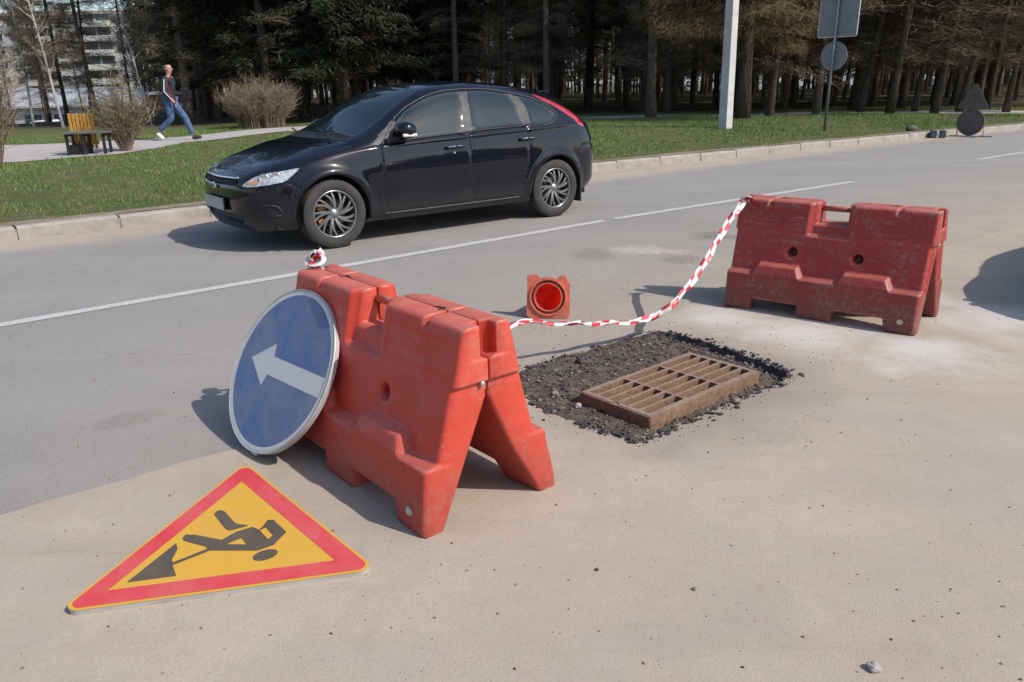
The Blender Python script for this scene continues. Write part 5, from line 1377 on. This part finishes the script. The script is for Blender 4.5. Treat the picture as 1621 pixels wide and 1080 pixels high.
def stones(name, P, R_, mats, label, cat, flat=.7, seed=0):
    """many small broken lumps in one mesh"""
    bm = bmesh.new(); bmesh.ops.create_icosphere(bm, subdivisions=1, radius=1); T = np.array([tuple(v.co) for v in bm.verts]); Fc = np.array([[v.index for v in f.verts] for f in bm.faces]); bm.free()
    r = np.random.default_rng(seed); n = len(P); nvv = len(T)
    V = np.repeat(T[None], n, 0)*r.uniform(.55, 1.2, (n, nvv, 1))*r.uniform(.6, 1.2, (n, 1, 3))
    a = r.uniform(0, 6.28, n); ca, sa = np.cos(a)[:, None], np.sin(a)[:, None]
    V = np.stack([V[..., 0]*ca-V[..., 1]*sa, V[..., 0]*sa+V[..., 1]*ca, V[..., 2]*flat], -1)*np.asarray(R_)[:, None, None]+np.asarray(P)[:, None, :]
    F = (Fc[None]+(np.arange(n)*nvv)[:, None, None]).reshape(-1, 3)
    fm = np.repeat(r.integers(0, len(mats), n), len(Fc))
    o = npmesh(name, V.reshape(-1, 3), F, mats, fm, smooth=False); return tag(o, label, cat, kind='stuff')
M_st1 = simple('black_asphalt_lump', (.040, .038, .038), .85, var=.4, scale=50); M_st2 = simple('grey_stone', (.18, .16, .14), .9, var=.35, scale=40)
M_st3 = simple('brown_soil_lump', (.14, .10, .07), .95, var=.4, scale=40); M_st4 = simple('brick_chip', (.25, .11, .07), .9); M_st5 = simple('pale_stone', (.30, .275, .245), .9)
P = []; R_ = []
while len(P) < 7500:
    x = random.uniform(-.05, 1.45); y = random.uniform(3.0, 4.65)
    if inpoly(np.array([x, y]), pit):
        r = .0025+.012*random.random()**6; P.append((x, y, pz(x, y)+r*.35)); R_.append(r)
stones('rubble', P, R_, [M_st1, M_st1, M_st1, M_st1, M_st3, M_st3, M_st2, M_st3], 'dark crumbled asphalt and gravel filling the pit round the drain', 'rubble', seed=1)
# black crumbs along the far and the near rim, spilled over the edge
P = []; R_ = []
for k in range(3600):
    i = random.randrange(len(pit)); a = pit[i]; sp = abs(random.gauss(0, .030)); an = random.uniform(0, 6.28)
    x, y = a[0]+sp*math.cos(an), a[1]+sp*math.sin(an)
    if x-(y-3.6)*.5 < .45 and random.random() < .85: continue
    r = .0018+.014*random.random()**4; ins_ = bool(inpoly(np.array([x, y]), pit)); P.append((x, y, (pz(x, y) if ins_ else .004)+r*.4)); R_.append(r)
stones('asphalt_crumbs', P, R_, [M_st1], 'black crumbs of fresh asphalt along the broken rim of the pit', 'rubble', seed=2)
P = []; R_ = []
for k in range(5600):      # grit strewn over the dusty ground
    if k < 1500: a = random.uniform(0, 6.28); d = .45+abs(random.gauss(0, .55)); x, y = .75+d*math.cos(a), 3.85+d*math.sin(a)
    else: y = 1.2+6*random.random()**1.3; x = random.uniform(-.75, .85)*y
    if inpoly(np.array([x, y]), pit): continue
    t_, n_ = x*CR+y*SR, -x*SR+y*CR
    r = .0010+.0048*random.random()**7
    P.append((x, y, (.004 if n_ < 3.12 else 0)+r*.4)); R_.append(r)
stones('grit', P, R_, [M_st1, M_st3, M_st2, M_st2, M_st4], 'fine grit and tiny stones strewn over the dusty ground', 'grit', seed=3)
def lump(name, x, y, r, mat, label, cat='stone', seed=0, fl=.7):
    bm = bmesh.new(); bmesh.ops.create_icosphere(bm, subdivisions=3, radius=1)
    for v_ in bm.verts:
        q = mnoise.noise(v_.co*1.3+Vector((seed*3.1, 0, 0)))*.35+mnoise.noise(v_.co*3.5+Vector((seed, 5, 0)))*.13; v_.co *= (1+q); v_.co.z *= fl; v_.co *= r
    me = bpy.data.meshes.new(name); bm.to_mesh(me); bm.free(); me.materials.append(mat); me.polygons.foreach_set('use_smooth', [False]*len(me.polygons))
    o = link(bpy.data.objects.new(name, me)); o.location = (x, y, .004+r*fl*.7); return tag(o, label, cat)
lump('stone', .893, 1.671, .0165, M_st5, 'pale stone lying alone at the bottom right on the dusty ground', seed=1)
lump('stone', .52, 2.02, .007, M_st2, 'small grey pebble up and left of the pale stone', seed=2)
lump('stone', .245, 2.13, .006, M_st1, 'small dark pebble between the works sign and the pale stone', seed=3)
lump('stone', .36, 4.02, .022, M_st1, 'fist sized dark asphalt lump in the rubble left of the drain', seed=4).location.z = pz(.36, 4.02)+.012
lump('stone', .20, 3.62, .018, M_st2, 'grey stone in the rubble near the near barrier foot', seed=5).location.z = pz(.2, 3.62)+.01
lump('stone', .30, 3.45, .016, M_st5, 'pale brown stone in the rubble by the corner of the drain grate', seed=6).location.z = pz(.3, 3.45)+.01
M_leaf = simple('dry_leaf', (.24, .15, .09), .8)

# rusty drain grate: frame and grid
M_rust = None
def rust(name, a, b_):
    m, nt, b = NT(name); g = G(nt)
    c = g.mix(g.ramp(g.noise(9, 6, .7), [(.3, 0), (.7, 1)]), a, b_); c = g.mix(g.ramp(g.noise(60, 4, .7), [(.46, 0), (.66, .8)]), c, (.085, .045, .026))
    nz_ = g.sep(g.n('ShaderNodeNewGeometry').outputs['Normal'])[2]
    c = g.mix(g.math('MULTIPLY', g.ramp(nz_, [(.6, 0), (.95, .8)]), g.noise(14, 4, .6)), c, (.29, .235, .19))
    g.l(c, b.inputs['Base Color']); b.inputs['Roughness'].default_value = .85; g.l(g.bump(g.noise(110, 4, .7), .5, .005), b.inputs['Normal']); return m
M_rust = rust('rusty_cast_iron', (.15, .085, .045), (.24, .155, .098))
g0 = Vector((.345, 3.537, 0)); gx = Vector((.590-.345, 3.205-3.537, 0)); gy = Vector((.9715-.345, 4.076-3.537, 0))
W_, L_ = gx.length, gy.length; ang = math.atan2(gy.y, gy.x)
gr = empty('drain_grate', (0, 0, 0), 0, 'rusty rectangular cast iron drain grate set in the open pit', 'drain grate')
gxn = gy.normalized(); gyn = Vector((-gxn.y, gxn.x, 0))    # local x along the long side, y across; origin near-left corner
o_ = g0+gx.normalized()*W_; gr.matrix_world = Matrix(((gxn.x, gyn.x, 0, o_.x), (gxn.y, gyn.y, 0, o_.y), (0, 0, 1, 0), (0, 0, 0, 1)))
W_ = .415; TZ = .047
fo = rrect(L_+.018, W_+.018, .012); fi = rrect(L_-.035, W_-.035, .006); cx_, cy_ = L_/2, W_/2
mb = MB(); n = len(fo)
V = [(x+cx_, y+cy_, z) for L__, z in ((fo, -.05), (fo, TZ-.014), (rrect(L_+.012, W_+.012, .010), TZ-.014), (rrect(L_+.012, W_+.012, .010), TZ-.004), (fi, TZ-.004), (fi, -.09)) for x, y in L__]
mb.add(V, [(k*n+i, k*n+(i+1) % n, (k+1)*n+(i+1) % n, (k+1)*n+i) for k in range(5) for i in range(n)]); mb.build('frame', M_rust, gr)
# grid plate: outer border, long mid rib, two cross ribs, bars
def stadium(x0, x1, y0, y1, r=.008, k=4): return [(x+(x0+x1)/2, y+(y0+y1)/2) for x, y in rrect(x1-x0, y1-y0, r, k)]
holes = []; mx = .026; cols = [(mx, .272), (.288, .534), (.550, L_-mx)]
bw = .0135
yr = []
for base in (.028, .216):
    hh_ = (.172-2*bw)/3
    for k in range(3): yr.append((base+k*(hh_+bw), base+k*(hh_+bw)+hh_))
for x0, x1 in cols:
    for y0, y1 in yr: holes.append(stadium(x0, x1, y0, y1, .012))
o2_ = [(.006, 0), (L_-.006, 0), (L_, .006), (L_, W_*.44), (L_-.022, W_*.48), (L_-.022, W_*.52), (L_, W_*.56), (L_, W_-.006), (L_-.006, W_), (.006, W_), (0, W_-.006), (0, W_*.56), (.022, W_*.52), (.022, W_*.48), (0, W_*.44), (0, .006)]
V2, F2 = tri_fill(o2_, holes); mb = MB()
nv2 = len(V2); mb.add([(x, y, TZ) for x, y in V2]+[(x, y, TZ-.034) for x, y in V2], F2+[tuple(i+nv2 for i in reversed(f)) for f in F2])
for lp_ in [o2_]+holes:
    q = len(lp_); mb.add([(x, y, TZ) for x, y in lp_]+[(x, y, TZ-.034) for x, y in lp_], [(i, (i+1) % q, q+(i+1) % q, q+i) for i in range(q)])
grid = mb.build('grid', M_rust, gr)
bm = bmesh.new(); bm.from_mesh(grid.data); bmesh.ops.remove_doubles(bm, verts=bm.verts, dist=1e-5); bmesh.ops.recalc_face_normals(bm, faces=bm.faces); bm.to_mesh(grid.data); bm.free()
bv = grid.modifiers.new('bevel', 'BEVEL'); bv.width = .0022; bv.segments = 2; bv.limit_method = 'ANGLE'; bv.angle_limit = .9
mb = MB(); mb.box((L_/2, W_/2, -.055), (L_-.04, W_-.04, .01)); mb.build('silt_bed', M_st3, gr)

# ================================================================ CONE LYING DOWN, SEEN FROM ITS OPEN FOOT
def cone_material():
    m = bpy.data.materials.new('faded_orange_cone'); m.use_nodes = True; nt = m.node_tree; b = nt.nodes['Principled BSDF']; g = G(nt)
    c = g.mix(g.ramp(g.noise(14, 5, .7), [(.35, 0), (.65, .8)]), (.66, .045, .025), (.50, .12, .07)); g.l(c, b.inputs['Base Color']); b.inputs['Roughness'].default_value = .6
    tr = g.n('ShaderNodeBsdfTranslucent'); tr.inputs[0].default_value = (1.0, .03, .015, 1); mx_ = g.n('ShaderNodeMixShader'); mx_.inputs[0].default_value = .62
    out = nt.nodes['Material Output']; g.l(b.outputs[0], mx_.inputs[1]); g.l(tr.outputs[0], mx_.inputs[2]); g.l(mx_.outputs[0], out.inputs[0]); return m
def cone_base_mat(): return simple('scuffed_cone_base', (.60, .12, .065), .75, var=.3, scale=14, dirt=(.34, .20, .15), dirtamt=.6)
cn = empty('traffic_cone', (.235, 4.93, .137), 0, 'battered orange traffic cone lying on its side with the square foot towards us', 'traffic cone')
cn.rotation_euler = (math.radians(-99), math.radians(0), math.radians(-10))     # local z (cone axis) points away along +y
M_c1, M_c2 = cone_material(), cone_base_mat()
mb = MB()
sqw = [(-.136, .12), (-.120, .136), (.122, .136), (.138, .118), (.137, -.085), (.128, -.098), (.118, -.118), (.108, -.136), (.085, -.142), (.066, -.132), (.055, -.112), (.03, -.122), (0, -.127), (-.03, -.124), (-.055, -.116), (-.062, -.136), (-.085, -.142), (-.120, -.139), (-.136, -.128), (-.135, -.05), (-.137, .05)]
k_ = 40; ci = [(.088*math.cos(2*PI*i/k_), .088*math.sin(2*PI*i/k_)) for i in range(k_)]
V2, F2 = tri_fill(sqw, [ci]); mb.add([(x, y, 0) for x, y in V2]+[(x, y, .022) for x, y in V2], F2+[tuple(i+len(V2) for i in f) for f in F2])
for lp_ in (sqw, ci): q = len(lp_); mb.add([(x, y, 0) for x, y in lp_]+[(x, y, .022) for x, y in lp_], [(i, (i+1) % q, q+(i+1) % q, q+i) for i in range(q)])
base = mb.build('foot_plate', M_c2, cn)
for r0_, r1_, h_ in ((.108, .120, .010), (.084, .092, .007)):
    mb = MB(); mb.lathe([(r0_, .001), (r0_+.001, -h_), (r1_-.001, -h_), (r1_, .001)], 40); mb.build('foot_ring', M_c2, base, smooth=True, auto=.8)
mb = MB(); mb.lathe([(.092, -.0015), (.108, -.0015)], 40); mb.build('foot_groove', simple('dark_red_groove', (.16, .02, .015), .8), base)
mb = MB(); mb.lathe([(.088, .0), (.087, .03), (.078, .12), (.060, .28), (.040, .42), (.026, .50), (.018, .512), (0, .514)], 40); mb.build('cone_body', M_c1, cn, smooth=True)
for a_ in (200, 250, 310):      # webs inside the cone
    mb = MB(); ca_, sa_ = math.cos(math.radians(a_)), math.sin(math.radians(a_)); mb.tube([(ca_*.084, sa_*.084, .01), (ca_*.074, sa_*.074, .12), (ca_*.054, sa_*.054, .28)], .007, 6); mb.build('web', M_c1, cn, smooth=True)

# ================================================================ BARRIER TAPE
def tape_material():
    m, nt, b = NT('red_white_tape'); g = G(nt)
    uvn = g.n('ShaderNodeUVMap'); s_ = g.sep(uvn.outputs[0]); 
    row = g.math('MULTIPLY', g.math('GREATER_THAN', s_[1], .05), .47); u = g.math('ADD', g.math('ADD', g.math('DIVIDE', s_[0], .15), row), g.math('MULTIPLY', s_[1], .25)); f = g.math('FRACT', u); st_ = g.math('GREATER_THAN', f, .56)
    c = g.mix(st_, (.62, .60, .58), (.50, .035, .045)); g.l(c, b.inputs['Base Color']); b.inputs['Roughness'].default_value = .35
    return m
M_tape = tape_material()
def ribbon(name, pts, w, twist, parent=None, seg_=10):
    P = [Vector(p) for p in pts]; Q = []
    for i in range(len(P)-1):
        p0, p1, p2, p3 = P[max(i-1, 0)], P[i], P[i+1], P[min(i+2, len(P)-1)]
        for k in range(seg_):
            t = k/seg_; Q.append(.5*((2*p1)+(p2-p0)*t+(2*p0-5*p1+4*p2-p3)*t*t+(3*p1-p0-3*p2+p3)*t**3))
    Q.append(P[-1]); V = []; U_ = []; acc = 0
    for i, q in enumerate(Q):
        if i: acc += (q-Q[i-1]).length
        d = (Q[min(i+1, len(Q)-1)]-Q[max(i-1, 0)]).normalized(); a = twist(acc); up = (Vector((0, 0, 1))-d*d.z).normalized(); sd_ = d.cross(up)
        e_ = up*math.cos(a)+sd_*math.sin(a)
        for f in (-.5, -.18, .18, .5):
            cur = d.cross(e_)*(.010*math.sin(f*7+acc*26)); V.append(q+e_*w*f+cur); U_.append((acc, f))
    n = len(Q); F = [(4*i+j, 4*i+j+1, 4*i+5+j, 4*i+4+j) for i in range(n-1) for j in range(3)]
    o = npmesh(name, V, F, M_tape, parent=parent); uvl = o.data.uv_layers.new(name='UVMap')
    for lp_ in o.data.loops: uvl.data[lp_.index].uv = U_[lp_.vertex_index]
    so = o.modifiers.new('thick', 'SOLIDIFY'); so.thickness = .0006; return o
TAPE = [(1.518, 5.179, 0.69), (1.36, 5.01, 0.555), (1.145, 4.719, 0.35), (0.953, 4.491, 0.215), (0.857, 4.456, 0.155), (0.75, 4.394, 0.13), (0.601, 4.304, 0.145), (0.409, 4.154, 0.19), (0.2, 4.052, 0.225), (0.017, 3.965, 0.255), (-.22, 3.80, .12), (-.52, 3.78, .10), (-.80, 3.60, .34), (-.84, 3.44, .69)]
tp = empty('barrier_tape', (0, 0, 0), 0, 'red and white striped warning tape sagging between the two red barriers', 'barrier tape')
ribbon('ribbon', TAPE, .040, lambda s: .55+.85*math.exp(-((s-1.45)/.30)**2)+(.45 if s > 1.45 else 0)*min(1, (s-1.45)*3 if s > 1.45 else 0)+.30*math.sin(s*4)+.15*math.sin(s*11), tp, 16)
# knots
E1 = Vector((-.830, 3.405, .70)); E2 = Vector(TAPE[0])
ribbon('knot', [E1+Vector(q) for q in ((.0, .02, -.03), (-.02, -.01, .0), (-.035, .0, .03), (-.015, .02, .055), (.02, .0, .045), (.015, -.02, .015), (-.02, -.025, .0), (-.01, .01, .02), (.02, .03, .035), (.01, .0, .07))], .036, lambda s: s*9, tp, 6)
ribbon('knot', [E2+Vector(q) for q in ((.0, .03, -.04), (-.03, .0, -.02), (-.02, -.03, .01), (.02, -.02, .015), (.03, .01, -.01), (.0, .0, .005))], .035, lambda s: s*8, tp, 6)
